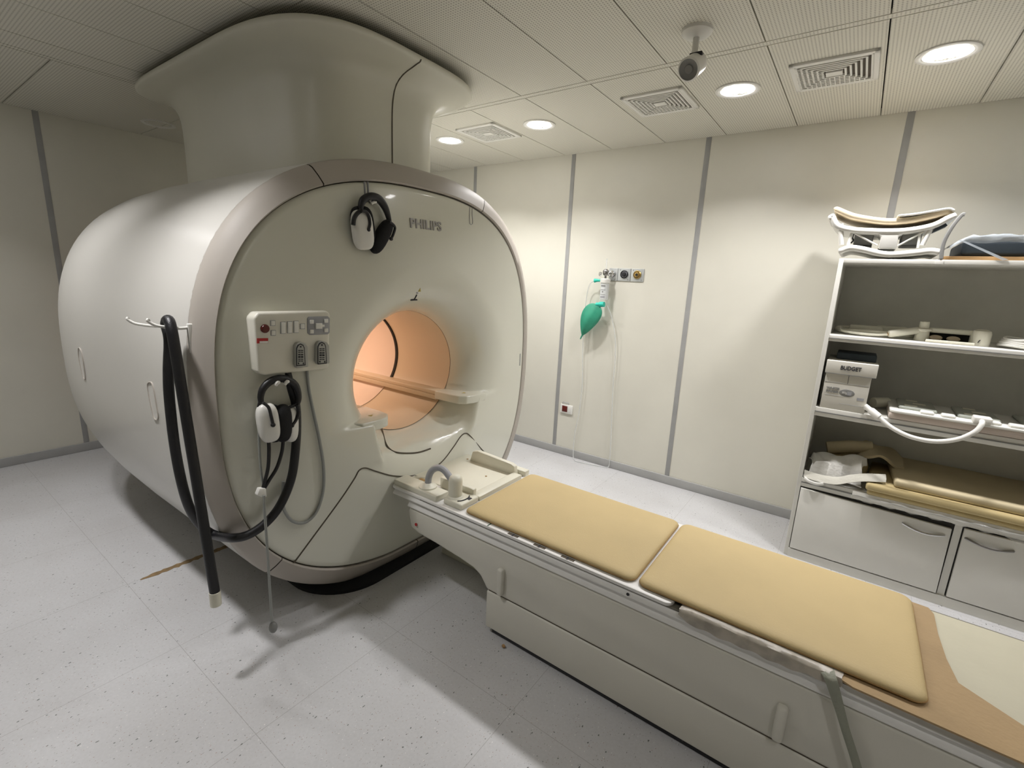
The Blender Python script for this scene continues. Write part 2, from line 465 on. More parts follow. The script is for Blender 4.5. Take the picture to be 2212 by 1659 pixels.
# ------------------------------------------------------------------ ceiling air vents
def make_vent():
    root = empty('air_vent', (0, 0, CEIL), 'x', 'air vent')
    S = 0.175
    f = MB()
    for a, b_, c_, d in ((-S, S, -S, -S + .022), (-S, S, S - .022, S), (-S, -S + .022, -S, S), (S - .022, S, -S, S)):
        f.box(a, b_, c_, d, CEIL - .012, CEIL + .001, bev=.003)
    f.build('frame', M_WHITE, root)
    MB().box(-S + .02, S - .02, -S + .02, S - .02, CEIL - .001, CEIL + .0005).build('backing', M_VENTB, root, smooth=False)
    MB().box(-.034, .034, -.026, .026, CEIL - .014, CEIL - .002, bev=.002).build('center_plate', M_WHITE, root)
    g = MB()
    for i in range(6):                      # right and near quadrants: parallel blades
        t = 0.046 + i * 0.0205
        for sx in (-1, 1):
            h = min(t, S - .022)
            g.box(sx * t - .0042, sx * t + .0042, -h, h, CEIL - .011, CEIL - .001, M=None)
        g.box(-t, t, -t - .0042, -t + .0042, CEIL - .011, CEIL - .001)
        g.box(-t, t, t - .0042, t + .0042, CEIL - .011, CEIL - .001)
    g.build('louvre', M_WHITE, root, smooth=False)
    h = MB()                                # cross bars of the far quadrant
    for i in range(15):
        u = -0.14 + i * 0.02
        y0 = max(0.04, abs(u))
        if y0 < S - .03:
            h.box(u - .0022, u + .0022, y0, S - .02, CEIL - .012, CEIL - .002)
            h.box(-S + .02, -y0, u - .0022, u + .0022, CEIL - .012, CEIL - .002)
    h.build('cross_bar', M_WHITE, root, smooth=False)
    return root
vents = [(-2.42, 'small square air vent in the ceiling between the two furthest lit downlights'),
         (-1.135, 'middle square air vent in the ceiling right of the second downlight'),
         (-0.283, 'largest square air vent in the ceiling, left of the nearest downlight')]
vp = make_vent()
for i, (x, lb) in enumerate(vents):
    o = vp if i == 0 else copy_tree(vp)
    o.location = (x, 2.95, CEIL); tag(o, lb, 'air vent', 'square air vents in the ceiling')

# ------------------------------------------------------------------ ceiling camera
cc = empty('ceiling_camera', (-0.735, 2.24, CEIL), 'white swivel camera with a dark round lens hanging from the ceiling', 'camera')
MB().lathe([(0.0, 0.0), (0.062, 0.0), (0.062, -0.012), (0.050, -0.024), (0.020, -0.030), (0.0, -0.030)], (-0.735, 2.24, CEIL)).build('mounting_plate', M_WHITE, cc)
MB().tube([(-0.735, 2.24, CEIL - .02), (-0.735, 2.24, CEIL - .10)], .013, smooth=False, n=16).build('stem', M_WHITE, cc)
dirc = Vector((-0.1, -0.75, -0.5)).normalized()
p0 = Vector((-0.735, 2.24, CEIL - .135))
MB().lathe([(0.0, -0.06), (0.03, -0.058), (0.043, -0.04), (0.045, 0.03), (0.047, 0.045), (0.040, 0.05)], p0, axis=dirc, n=36, caps=False).build('housing', M_WHITE, cc)
MB().lathe([(0.041, 0.048), (0.036, 0.045), (0.018, 0.041), (0.016, 0.046), (0.0, 0.047)], p0, axis=dirc, n=36, caps=False).build('lens', M_MIDG, cc)
MB().box(-0.752, -0.700, 2.225, 2.262, CEIL - .105, CEIL - .088, bev=.004).build('swivel_joint', M_BLACK, cc)

# ------------------------------------------------------------------ MRI scanner
YC, ZC = 1.80, 1.06
def sgn(a, p): return math.copysign(abs(a) ** p, a)
INN = dict(x=-1.79, a=.098, b=.049, W=1.005, H=.951, zc=1.058, n=2.69, yc=1.760)
OUT = dict(x=-1.84, a=.102, b=.054, W=1.116, H=1.077, zc=1.043, n=2.60, yc=1.807)
BY, BZ, BRY, BRZ, BX = 1.80, 1.06, .388, .342, -2.05
def face_x(y, z):
    x = INN['x'] - INN['a'] * (y - INN['yc']) ** 2 - INN['b'] * (z - INN['zc']) ** 2
    rho = math.hypot((y - BY) / BRY, (z - BZ) / BRZ)
    if rho < 1.75:
        u = max(0.0, (rho - 1) / .75); D = x - BX
        def st(t): t = min(1, max(0, t)); return t * t * (3 - 2 * t)
        e_ = 1.415 + (.93 - z) * .22
        P = st((.897 - z) / .018) * max(st((e_ + .012 - y) / .040), st((y - (2 * YC - e_) + .03) / .06)) * st((z - .62) / .08)
        x -= D * (1 - math.sqrt(max(0.0, 1 - (1 - u) ** 2))) * (1 - P)
    # docking trough below the bore
    if z < .93:
        e = 1.415 + (.93 - z) * .22
        def sm(t): t = min(1, max(0, t)); return t * t * (3 - 2 * t)
        inside = sm((y - e) / .035) * sm((2 * YC + .03 - e - y) / .10) * sm((z - (.672 + .25 * max(0, abs(y - YC) - .20) ** 1.0)) / .02)
        x -= .035 * inside
    return x
def sup(C_, th):
    c0, s0 = math.cos(th), math.sin(th)
    r = (abs(c0 / C_['W']) ** C_['n'] + abs(s0 / C_['H']) ** C_['n']) ** (-1 / C_['n'])
    y, z = C_['yc'] + r * c0, C_['zc'] + r * s0
    return y, z
def zfloor(z, lo=0.002):      # the underside is slightly flattened above the floor
    return z if z > lo + .03 else lo + .03 * math.exp((z - lo - .03) / .03)
def sup_pt(C_, th, dx=0.0, k=1.0, lo=0.002):
    y, z = sup(C_, th)
    y = C_['yc'] + (y - C_['yc']) * k; z = C_['zc'] + (z - C_['zc']) * k
    x = C_['x'] - C_['a'] * (y - C_['yc']) ** 2 - C_['b'] * (z - C_['zc']) ** 2
    return Vector((x + dx, y, zfloor(z, lo)))
def on_face(u, v, off=0.0):
    x = -1.8
    for _ in range(12):
        p = hit(u, v, 0, x + off); x = face_x(p.y, p.z)
    return hit(u, v, 0, x + off)

mri = empty('mri_scanner', (-2.8, YC, 0), 'large cream MRI scanner with a glowing orange bore and taupe rim', 'mri scanner')
NT = 360
# front cover, from the rim seam into the mouth of the bore
rows = []
ss = [1 - (i / 60) ** 1.0 for i in range(61)]
ss = [1.0, .985, .96] + [.96 - .96 * (i / 64) for i in range(1, 60)] + [.0575, .045, .034, .025, .017, .010, .004, .0]
for s_ in ss:
    row = []
    for i in range(NT):
        th = 2 * PI * i / NT
        y1, z1 = sup(INN, th)
        z1 = max(z1, .115)
        y0, z0 = BY + BRY * math.cos(th), BZ + BRZ * math.sin(th)
        y, z = y0 + (y1 - y0) * s_, z0 + (z1 - z0) * s_
        x = face_x(y, z)
        if s_ == 1.0: x -= .012
        row.append(Vector((x, y, z)))
    rows.append(row)
MB().grid(rows, closed_u=True).build('front_cover', M_FACE, mri, angle=60)

# rim trim in four segments
def ang(u, v):
    p = hit(u, v, 0, -1.82); return math.atan2(p.z - 1.05, p.y - 1.78) % (2 * PI)
gaps = sorted([ang(703, 372), ang(1057, 453), ang(622, 1232), ang(910, 1177)])
def ring_rows(t0, t1, n):
    R = []
    for i in range(n + 1):
        th = t0 + (t1 - t0) * i / n
        yi, zi = sup(INN, th); zi = max(zi, .115)
        a = Vector((INN['x'] - INN['a'] * (yi - INN['yc']) ** 2 - INN['b'] * (zi - INN['zc']) ** 2, yi, zi))
        o_ = sup_pt(OUT, th)
        d = (o_ - a)
        R.append([a + Vector((-.025, 0, 0)) + d * .045, a + Vector((.0, 0, 0)) + d * .05, a + Vector((.010, 0, 0)) + d * .12, a + d * .5 + Vector((.012, 0, 0)),
                  a + d * .85 + Vector((.008, 0, 0)), a + d * .97 + Vector((-.004, 0, 0)), o_ + Vector((-.018, 0, 0)), o_ + Vector((-.06, 0, 0)) + d * -.05])
    return R
for i in range(4):
    t0, t1 = gaps[i], gaps[(i + 1) % 4]
    if t1 < t0: t1 += 2 * PI
    e = .0022
    n = max(8, int((t1 - t0) / (2 * PI) * 220))
    MB().grid(ring_rows(t0 + e, t1 - e, n)).build('rim_segment', M_RING, mri, angle=50)
# dark backing visible in the joints of the rim
b = []
for i in range(NT):
    th = 2 * PI * i / NT
    yi, zi = sup(INN, th); zi = max(zi, .115)
    a = Vector((INN['x'] - INN['a'] * (yi - INN['yc']) ** 2 - INN['b'] * (zi - INN['zc']) ** 2 - .008, yi, zi)); o_ = sup_pt(OUT, th)
    d = o_ - a
    b.append([a - d * .05 + Vector((-.01, 0, 0)), a + d * .5, o_ + Vector((-.03, 0, 0)) - d * .06])
MB().grid([list(r) for r in zip(*b)], closed_u=True).build('rim_backing', M_SEAM, mri)
# barrel body
prof = [(-1.0, 1.0), (-2.15, 1.002), (-2.6, 1.005), (-3.0, 1.008), (-3.4, 1.005), (-3.7, .995), (-3.9, .98), (-4.08, .95), (-4.22, .91),
        (-4.33, .86), (-4.42, .79), (-4.49, .69), (-4.53, .57), (-4.55, .42)]
rows = []
for j, (x, k_) in enumerate(prof):
    row = []
    for i in range(160):
        th = 2 * PI * i / 160
        p = sup_pt(OUT, th, k=1.0)
        if j == 0: p.x -= .015
        else:
            y, z = sup(OUT, th)
            p = Vector((x - .03 * (z - OUT['zc']) ** 2, OUT['yc'] + (y - OUT['yc']) * k_, zfloor(OUT['zc'] + (z - OUT['zc']) * k_)))
            if j == 1: p.x = min(p.x, sup_pt(OUT, th).x - .06)
        row.append(p)
    rows.append(row)
MB().grid(rows, closed_u=True).build('barrel_body', M_SHELL, mri, angle=60)
# bore
def ell_ring(x, k_=1.0, n=128, ky=0):
    return [Vector((x, BY + BRY * k_ * math.cos(2 * PI * i / n), BZ + BRZ * k_ * math.sin(2 * PI * i / n))) for i in range(n)]
MB().grid([ell_ring(x) for x in (-2.05, -2.3, -2.575)], closed_u=True).build('bore_tube', M_BORE, mri, angle=60)
MB().grid([ell_ring(-2.572, 1.0), ell_ring(-2.572, .985), ell_ring(-3.0, .985), ell_ring(-3.6, .985), ell_ring(-4.48, .985), ell_ring(-4.545, 1.22)], closed_u=True).build('bore_liner', M_BORE2, mri, angle=60)
gap_ring = [[p for i, p in enumerate(r[96:] + r[:96]) if 20 <= i <= 108] for r in (ell_ring(-2.548, .999), ell_ring(-2.550, .982), ell_ring(-2.568, .982), ell_ring(-2.570, .999))]
MB().grid(gap_ring).build('liner_gap', M_DARK, mri)
MB().grid([ell_ring(-2.051, 1.0), ell_ring(-2.053, .997), ell_ring(-2.055, 1.0)], closed_u=True).build('mouth_seam', M_SEAM, mri)
for y0, y1 in ((2.065, 2.15), (1.45, 1.535)):
    MB().box(-4.4, -2.04, y0, y1, .868, .895, bev=.006).box(-4.4, -2.045, y0 - .006 if y0 > 2 else y0 + .01, y1 - .02 if y0 > 2 else y1 + .006, .842, .8695, bev=.002).build('bore_rail', M_BORE, mri)
# wings at the mouth on which the table top docks
for s_ in (-1, 1):
    poly = [(-2.06, YC + s_ * .258), (-1.93, YC + s_ * .258), (-1.865, YC + s_ * .268), (-1.828, YC + s_ * .30), (-1.812, YC + s_ * .35), (-1.812, YC + s_ * .46), (-1.90, YC + s_ * .53), (-2.06, YC + s_ * .47)]
    MB().prism(poly, 2, .846, .897, bev=.007, seg=3).build('docking_wing', M_FACE, mri)
    MB().prism([(-1.90, YC + s_ * .335), (-1.885, YC + s_ * .355), (-1.905, YC + s_ * .36)], 2, .8972, .8985).build('warning_sticker', M_GOLD, mri)
# trough lining edge
tr = [on_face(u, v, .002) for u, v in ((817, 897), (822, 915), (827, 935), (833, 957), (842, 970), (856, 977), (880, 979), (905, 977), (930, 969))]
MB().tube(tr, .0045, n=8).build('trough_edge', M_SEAM, mri)
# bore lamps (the warm light inside)
for x in (-2.75, -3.25, -3.75):
    MB().box(x - .12, x + .12, BY - .035, BY + .035, BZ + BRZ * .985 - .012, BZ + BRZ * .985 - .004, bev=.002).build('bore_lamp', M_BLAMP, mri)
ld = bpy.data.lights.new('bore_light', 'AREA'); ld.shape = 'RECTANGLE'; ld.size = 1.2; ld.size_y = .07; ld.energy = BORE_W
ld.color = (1.0, .74, .56); ld.spread = math.radians(175)
lo = bpy.data.objects.new('bore_light', ld); COL.objects.link(lo); lo.location = (-3.2, BY, BZ + BRZ * .985 - .016)

# joint of the lower cover, drawn by two peaks either side of the docking trough
sm_ = [(635, 1216), (680, 1155), (735, 1080), (765, 1035), (776, 1016), (790, 1011), (812, 1018), (850, 1028), (890, 1028), (925, 1018), (955, 997), (980, 965),
       (995, 943), (1006, 936), (1017, 943), (1040, 970), (1062, 994), (1080, 1015)]
MB().tube([on_face(u, v, .001) for u, v in sm_], .0034, n=8).build('cover_joint', M_SEAM, mri)
# vertical channel above the bore
MB().tube([on_face(u, v, .0) for u, v in ((787, 393), (788, 410), (789, 430))], .0045, n=8).tube([on_face(u, v, .0) for u, v in ((794, 393), (795, 410), (796, 430))], .0045, n=8).build('channel', M_GREY, mri)
MB().tube([on_face(u, v, .001) for u, v in ((1015, 447), (1014, 470), (1015, 482), (1018, 485), (1021, 481), (1020, 465), (1020, 450))], .0016, n=6).build('oval_recess', M_GREY, mri)
# black foot
ft = []
for z, d in ((.0, 0), (.016, .0), (.022, .008), (.06, .20)):
    ft.append([Vector((p[0], p[1], z)) for p in rrect(-3.65 + d, -1.822 - d, 1.125 + d, 2.475 - d, .30, 14)])
MB().grid(ft, closed_u=True).build('black_foot', M_BLACKF, mri)
# recessed lifting points on the barrel flank
def barrel_y(x, z, off=0.0):
    k_ = 1.0
    for (xa, ka), (xb, kb) in zip(prof[1:], prof[2:]):
        if xb <= x <= xa: k_ = ka + (kb - ka) * (x - xa) / (xb - xa)
    zz = (z - OUT['zc']) / (OUT['H'] * k_)
    return OUT['yc'] - OUT['W'] * k_ * (max(0.0, 1 - abs(zz) ** OUT['n'])) ** (1 / OUT['n']) - off
def on_barrel(u, v, off=0.0):
    y = .7
    for _ in range(20):
        p = hit(u, v, 1, y - off); y = barrel_y(p.x, p.z)
    return hit(u, v, 1, y - off)
def flank_oval(px, name='lifting_recess'):
    pts = [on_barrel(u, v, .0015) for u, v in px]
    MB().tube(pts, .003, n=6, closed=True).build(name + '_rim', M_RING, mri)
    cpt = sum(pts, Vector()) / len(pts)
    rows = [[cpt + (p - cpt) * k_ + Vector((0, .004 * (1 - k_), 0)) for p in spline(pts, closed=True, k=4)] for k_ in (.98, .8, .5, .1)]
    MB().grid(rows, closed_u=True).build(name, M_SHELL, mri)
flank_oval([(322, 826), (328, 828), (333, 845), (338, 875), (342, 900), (339, 907), (333, 902), (327, 880), (321, 850), (319, 832)])
flank_oval([(170, 752), (175, 758), (180, 780), (184, 810), (184, 819), (180, 815), (175, 795), (170, 768)])
# hose hooks on the flank
hb = on_barrel(409, 706, .0)
for dx in (0.0, -.10):
    b0 = on_barrel(409 + dx * 470, 706 + dx * 40, 0) + Vector((0, .02, 0))
    MB().tube([b0, b0 + Vector((0, -.05, -.004)), b0 + Vector((-.003, -.10, .004)), b0 + Vector((-.008, -.125, .012)), b0 + Vector((-.012, -.140, .026)), b0 + Vector((-.012, -.137, .032))], .0056, n=10).box(
        b0.x - .008, b0.x + .008, b0.y - .028, b0.y + .008, b0.z - .11, b0.z + .012, bev=.004).build('hose_hook', M_WHITE, mri)

# maker's name and stickers
def face_frame(u, v):
    p = on_face(u, v, 0); e = .01
    X = Vector((face_x(p.y + e, p.z) - face_x(p.y, p.z), e, 0)).normalized()
    U = Vector((face_x(p.y, p.z + e) - face_x(p.y, p.z), 0, e)).normalized()
    return p, X, U
pa, X, U = face_frame(885, 491); pb = on_face(952, 499)
words('maker_name', 'PHILIPS', .062, pa + X.cross(U) * .002, pb - pa, U, M_STEEL, mri, ext=.0025, bold=.0012, width=(pb - pa).length)
def decal(px, name, m, parent, off=.0012, fn=on_face):
    P = [fn(u, v, off) for u, v in px]
    n = (P[1] - P[0]).cross(P[-1] - P[0]).normalized()
    if n.dot(CAM - P[0]) < 0: n = -n
    b_ = bmesh.new(); A = [b_.verts.new(p) for p in P]; B = [b_.verts.new(p - n * .002) for p in P]
    b_.faces.new(A); b_.faces.new(B[::-1])
    for i in range(len(P)): b_.faces.new((A[i], A[(i + 1) % len(P)], B[(i + 1) % len(P)], B[i]))
    m_ = MB(); m_._add(b_); return m_.build(name, m, parent, smooth=False)
decal([(903, 630), (908, 622), (909, 630)], 'warning_triangle', M_GOLD, mri)
decal([(886, 648), (889, 646), (901, 646), (902, 649), (887, 650)], 'pointer_base', M_INK, mri)
MB().tube([on_face(895, 647, .002), on_face(900, 637, .002)], .0035, n=8, smooth=False).build('pointer_stroke', M_INK, mri)
decal([(900, 631), (904, 632), (903, 635), (899, 634)], 'small_label', M_GREY, mri)
decal([(1123, 764), (1125, 764), (1124, 790), (1122, 790)], 'edge_label', M_CORD, mri)

# control panel on the front, left of the bore
PX = -1.815
def pp(u, v, off=0.0): return hit(u, v, 0, PX + off)
cp = MB()
pl = [pp(*q) for q in ((558, 675), (706, 671), (714, 677), (711, 793), (705, 798), (572, 811), (558, 805), (548, 687))]
cp.prism([(p.y, p.z) for p in pl], 0, PX - .07, PX, bev=.009, seg=3)
panel = cp.build('control_panel', M_PANEL, mri)
def pbox(px4, name, m, t=.004, bev=.002):
    P = [pp(*q) for q in px4]
    return MB().prism([(p.y, p.z) for p in P], 0, PX - .002, PX + t, bev=bev, seg=2).build(name, m, panel)
def cr4(x, y, w_, h_, sl=-.02):   # little quad about (x, y) in photo pixels
    return [(x - w_, y - h_ + sl * -w_), (x + w_, y - h_ + sl * w_), (x + w_, y + h_ + sl * w_), (x - w_, y + h_ + sl * -w_)]
pc = pp(572, 710); MB().lathe([(.0165, -.002), (.0165, .004), (.014, .008), (.0, .010)], pc, axis=(1, 0, 0), n=28).build('stop_button', M_DRED, panel)
for q in ((589, 698), (590, 719), (653, 705)): pbox(cr4(q[0], q[1], 4.4, 5), 'push_button', M_WHITE)
for q in ((611, 708), (625, 707), (639, 706)):
    pbox(cr4(q[0], q[1], 4.6, 12), 'rocker_button', M_WHITE, t=.006)
for q in ((611, 708), (625, 707), (639, 706)):
    pbox(cr4(q[0], q[1], 5.6, 13), 'button_surround', M_GREY, t=.0012, bev=0)
for q in ((589, 698), (590, 719), (653, 705)): pbox(cr4(q[0], q[1], 5.4, 6), 'button_surround', M_GREY, t=.0012, bev=0)
pbox(cr4(567, 736, 12, 5.5), 'red_label', M_RED, t=.001, bev=0)
pbox(cr4(569.5, 739, 9, 2.2), 'label_strip', M_WHITE, t=.0016, bev=0)
kp = [pp(*q) for q in ((666, 684), (708, 683), (712, 687), (712, 718), (708, 722), (669, 724), (664, 720), (663, 688))]
MB().prism([(p.y, p.z) for p in kp], 0, PX - .002, PX + .003, bev=.002).build('keypad', M_GREY, panel)
for q in ((672, 695), (703, 693), (672, 716), (703, 713)): pbox(cr4(q[0], q[1], 4, 4.2), 'key', M_WHITE, t=.008)
pbox(cr4(687, 704, 7, 6), 'joystick_key', M_WHITE, t=.010); pbox(cr4(695, 703.5, 4, 2.4), 'joystick_tip', M_WHITE, t=.009)
# the two dark label plugs
for ux in (0, 46):
    base = [(633 + ux, 746 - ux * .06), (638 + ux, 739 - ux * .06), (645 + ux, 738 - ux * .06), (655 + ux, 741 - ux * .06), (660 + ux, 748 - ux * .06), (661 + ux, 791 - ux * .16), (636 + ux, 794 - ux * .16), (632 + ux, 786 - ux * .16)]
    P = [pp(*q) for q in base]
    pg = MB().prism([(p.y, p.z) for p in P], 0, PX - .002, PX + .020, bev=.004).build('connector_plug', M_PLUG, panel)
    def shift(px, off, name, m, t=.001):
        Q = [hit(u, v, 0, PX + off) for u, v in px]
        return MB().prism([(p.y, p.z) for p in Q], 0, PX + off - .001, PX + off + t).build(name, m, pg, smooth=False)
    du, dv = ux, -ux * .08
    outl = [(640 + du, 752 + dv), (643 + du, 745 + dv), (649 + du, 742 + dv), (655 + du, 745 + dv), (658 + du, 752 + dv), (660 + du, 789 + dv), (640 + du, 791 + dv)]
    shift(outl, .0215, 'plug_label_frame', M_INK)
    inn = [(642 + du, 753 + dv), (645 + du, 747 + dv), (649 + du, 744.5 + dv), (654 + du, 747 + dv), (656.5 + du, 753 + dv), (658 + du, 787 + dv), (642 + du, 788.5 + dv)]
    shift(inn, .0230, 'plug_label', M_PLUG)
    for ry, wd, hh in ((749, 1.6, 1.6), (757, 5.5, .9), (761, 5.5, .9), (766, 5.5, 1.4), (771, 5.5, 1.8), (776, 5.5, .9), (780, 5.5, .9)):
        for seg in ((-1, 1) if wd > 3 else (0,)):
            cxp = 649.5 + du + seg * 3
            shift([(cxp - min(2.3, wd), ry + dv - hh), (cxp + min(2.3, wd), ry + dv - hh), (cxp + min(2.3, wd), ry + dv + hh), (cxp - min(2.3, wd), ry + dv + hh)], .0245, 'plug_print', M_INK)
    for cxp in (645, 655.5):
        shift([(cxp + du - 1.7, 785 + dv), (cxp + du, 782.5 + dv), (cxp + du + 1.7, 785 + dv), (cxp + du, 787.5 + dv)], .0245, 'plug_mark', M_INK)

# ------------------------------------------------------------------ headsets, cables, hose
def P_(u, v, x): return hit(u, v, 0, x)
def cushion_shape(mb, c_, rx, ry, rz, yaw, tilt, power=.7):
    M = Matrix.Rotation(yaw, 4, 'Z') @ Matrix.Rotation(tilt, 4, 'X')
    mb.ball(c_, 1.0, sc=(rx, ry, rz), M=M, power=power, seg=28); return mb
h1 = empty('headset', P_(805, 425, -1.80), 'black headset with one white ear cup hanging above the bore beside the lettering', 'headset', )
def arc(px, x): return [P_(u, v, x) for u, v in px]
xx = -1.800
MB().tube(arc([(779, 458), (780, 442), (787, 430), (803, 425), (818, 430), (830, 445), (837, 462), (842, 482)], xx), lambda t: .0095 + .009 * math.sin(PI * t), n=12, flat=1.0).build('headband', M_BLACK, h1)
MB().tube(arc([(780, 455), (771, 462), (765, 472), (763, 486)], xx + .022), .0095, n=10).tube(arc([(781, 455), (791, 458), (797, 468), (799, 484), (796, 496)], xx + .040), .0068, n=10).ball(P_(796, 496, xx + .035), .009).build('yoke', M_BLACK, h1)
MB().tube(arc([(841, 480), (848, 484), (853, 492), (850, 505), (845, 516)], xx + .02), .0065, n=10).ball(P_(845, 516, xx + .02), .009).build('yoke', M_BLACK, h1)
cushion_shape(MB(), P_(783, 497, xx + .010), .026, .047, .083, math.radians(-8), math.radians(6), .62).build('ear_cup', M_WHITE, h1)
cushion_shape(MB(), P_(784, 493, xx - .012), .024, .053, .092, math.radians(-8), math.radians(6), .62).build('ear_cushion', M_BLACKF, h1)
cushion_shape(MB(), P_(824, 511, xx), .030, .032, .088, 0, math.radians(-33), .75).build('ear_cushion', M_BLACKF, h1)
MB().tube([P_(801, 440, xx), P_(806, 437, xx), P_(812, 436, xx)], .007, n=8).build('clip', M_WHITE, h1)
MB().tube([P_(799, 436, -1.85), P_(799, 437, -1.80), P_(799, 432, -1.785)], .006, n=8).build('hanger_hook', M_STEEL, mri)

xx = -1.815
h2 = empty('headset', P_(605, 818, xx), 'black headset with white ear cups hanging below the control panel', 'headset')
MB().tube(arc([(565, 874), (563, 858), (568, 840), (582, 825), (601, 818), (620, 820), (636, 830), (643, 845), (645, 862), (641, 876)], xx), lambda t: .0095 + .006 * math.sin(PI * t), n=12).build('headband', M_BLACK, h2)
MB().tube(arc([(563, 868), (561, 880), (564, 894)], xx), .009, n=10).tube(arc([(568, 870), (580, 880), (586, 900), (590, 917)], xx + .045), .006, n=10).ball(P_(590, 918, xx + .045), .009).build('yoke', M_BLACK, h2)
MB().tube(arc([(640, 874), (632, 877), (622, 881)], xx + .01), .006, n=10).tube(arc([(641, 874), (645, 890), (640, 905), (632, 917)], xx + .02), .0075, n=10).ball(P_(631, 919, xx + .02), .009).build('yoke', M_BLACK, h2)
cushion_shape(MB(), P_(579, 913, xx + .01), .032, .040, .080, math.radians(-14), math.radians(4), .66).build('ear_cup', M_WHITE, h2)
cushion_shape(MB(), P_(592, 915, xx - .012), .026, .030, .078, math.radians(-10), 0, .66).build('ear_cushion', M_BLACKF, h2)
cushion_shape(MB(), P_(628, 915, xx - .006), .028, .026, .078, math.radians(14), math.radians(-3), .68).build('ear_cup', M_WHITE, h2)
cushion_shape(MB(), P_(611, 914, xx + .012), .028, .034, .078, math.radians(12), math.radians(-3), .72).build('ear_cushion', M_BLACKF, h2)
for q in ((598, 829), (618, 827)): MB().tube([P_(q[0] - 3, q[1] + 3, xx + .012), P_(q[0] + 1, q[1] - 2, xx + .016), P_(q[0] + 4, q[1] - 3, xx + .010)], .0075, n=8).build('clip', M_WHITE, h2)
MB().tube(arc([(580, 944), (581, 975), (579, 1010), (572, 1040), (567, 1058)], xx), .007, n=10).build('air_tube', M_BLACK, h2)
MB().tube(arc([(612, 945), (609, 975), (598, 1010), (581, 1038), (569, 1058)], xx), .007, n=10).build('air_tube', M_BLACK, h2)
MB().prism([(p.y, p.z) for p in arc([(558, 1053), (572, 1053), (574, 1072), (562, 1073), (552, 1069)], xx)], 0, xx - .012, xx + .012, bev=.005).build('splitter', M_WHITE, h2)
MB().tube(arc([(562, 838), (559, 870), (559, 930), (562, 1000), (569, 1055)], xx - .02), .005, n=8).build('supply_tube', M_CORD, h2)

bulb = empty('call_bulb', P_(590, 1350, -1.80), 'grey squeeze call bulb hanging on a long grey cord in front of the scanner', 'call bulb')
MB().tube(arc([(570, 1070), (572, 1110), (577, 1180), (582, 1260), (586, 1320), (588, 1342)], -1.80), .0055, n=8).build('cord', M_CORD, bulb)
MB().ball(P_(590, 1355, -1.80), 1, sc=(.017, .017, .026)).build('bulb', M_MIDG, bulb)

gc = MB().tube([on_face(u, v, .010) for u, v in ((663, 795), (667, 840), (677, 890), (690, 950), (699, 1010), (698, 1060), (684, 1105), (660, 1128), (634, 1127), (617, 1108), (611, 1085), (612, 1040))], .0065, n=10).build('signal_cable', M_CORD)
tag(gc, 'thin grey cable looping from the control panel down the scanner front', 'cable')

hose = empty('air_hose', P_(395, 695, -1.97), 'thick black rubber hose draped over the side hooks and looped to the headset', 'hose')
HY = hb.y - .062
def Y_(u, v, y): return hit(u, v, 1, y)
top = Vector((hb.x - .005, HY, hb.z + .028))
st = [top, top + Vector((.030, -.004, -.02)), top + Vector((.050, -.006, -.09))]
xt = Y_(463, 1270, HY - .006).x; zt_ = Y_(463, 1278, HY - .006).z
for f in (.25, .5, .75, 1.0): st.append(Vector((st[2].x + (xt - st[2].x) * f, HY - .006, st[2].z + (zt_ - st[2].z) * f)))
lo_ = [top, top + Vector((-.030, .002, -.02))]
side = [Y_(366, 735, HY), Y_(364, 800, HY), Y_(366, 860, HY), Y_(377, 960, HY), Y_(392, 1040, HY), Y_(410, 1098, HY + .02), Y_(436, 1137, HY + .06), Y_(465, 1156, HY + .10)]
front = [P_(503, 1162, -1.87), P_(539, 1154, -1.84), P_(576, 1128, -1.82), P_(606, 1090, -1.815), P_(629, 1034, -1.815), P_(638, 974, -1.815), P_(641, 915, -1.83), P_(638, 870, -1.84), P_(627, 835, -1.85), P_(618, 795, -1.86)]
path = st[::-1] + lo_[1:] + side + front
MB().tube(path, .0178, n=14).build('hose', M_BLACK, hose)
ce = st[-1]
MB().tube([ce + Vector((0, 0, .002)), ce + Vector((0, 0, -.055))], .0195, n=16, smooth=False).build('end_cap', M_CREAM, hose)

# ------------------------------------------------------------------ ceiling duct cover over the scanner
dc = empty('ceiling_duct_cover', (-2.8, 1.77, CEIL), 'flared cream cover rising from the scanner top to the ceiling', 'duct cover')
def dring(q, z, N=160):
    """q: back, centre and front x, the two y limits, exponents of the front and back halves"""
    xb, xc, xf, y0, y1, nf, nb = q
    out = []
    for i in range(N):
        t = 2 * PI * i / N; c0, s0 = math.cos(t), math.sin(t)
        n = nf if c0 > 0 else nb
        hx = (xf - xc) if c0 > 0 else (xc - xb)
        out.append(Vector((xc + hx * sgn(c0, 2 / n), (y0 + y1) / 2 + (y1 - y0) / 2 * sgn(s0, 2 / n), z)))
    return out
DP = (-3.74, -2.75, -2.105, 1.325, 2.20, 4.4, 5.0)      # pillar
DF = (-3.80, -2.75, -1.860, 1.130, 2.375, 3.7, 7.0)     # rim at the ceiling
rows = []
for z, k_ in ((1.90, 0), (2.15, 0), (2.32, 0), (2.40, .006), (2.46, .03), (2.50, .075), (2.53, .15), (2.55, .25), (2.563, .38), (2.571, .53), (2.577, .70), (2.581, .85),
              (2.583, .96), (2.588, 1.0), (2.600, 1.012), (2.607, 1.0), (2.607, .8)):
    rows.append(dring([p + (f - p) * k_ for p, f in zip(DP, DF)], z))
MB().grid(rows, closed_u=True).build('flared_shroud', M_DUCT, dc, angle=60)
MB().grid([dring((-3.5, -2.75, -2.2, 1.40, 2.15, 4, 4), z) for z in (2.58, CEIL + .03)], closed_u=True).build('duct_collar', M_DARK, dc)
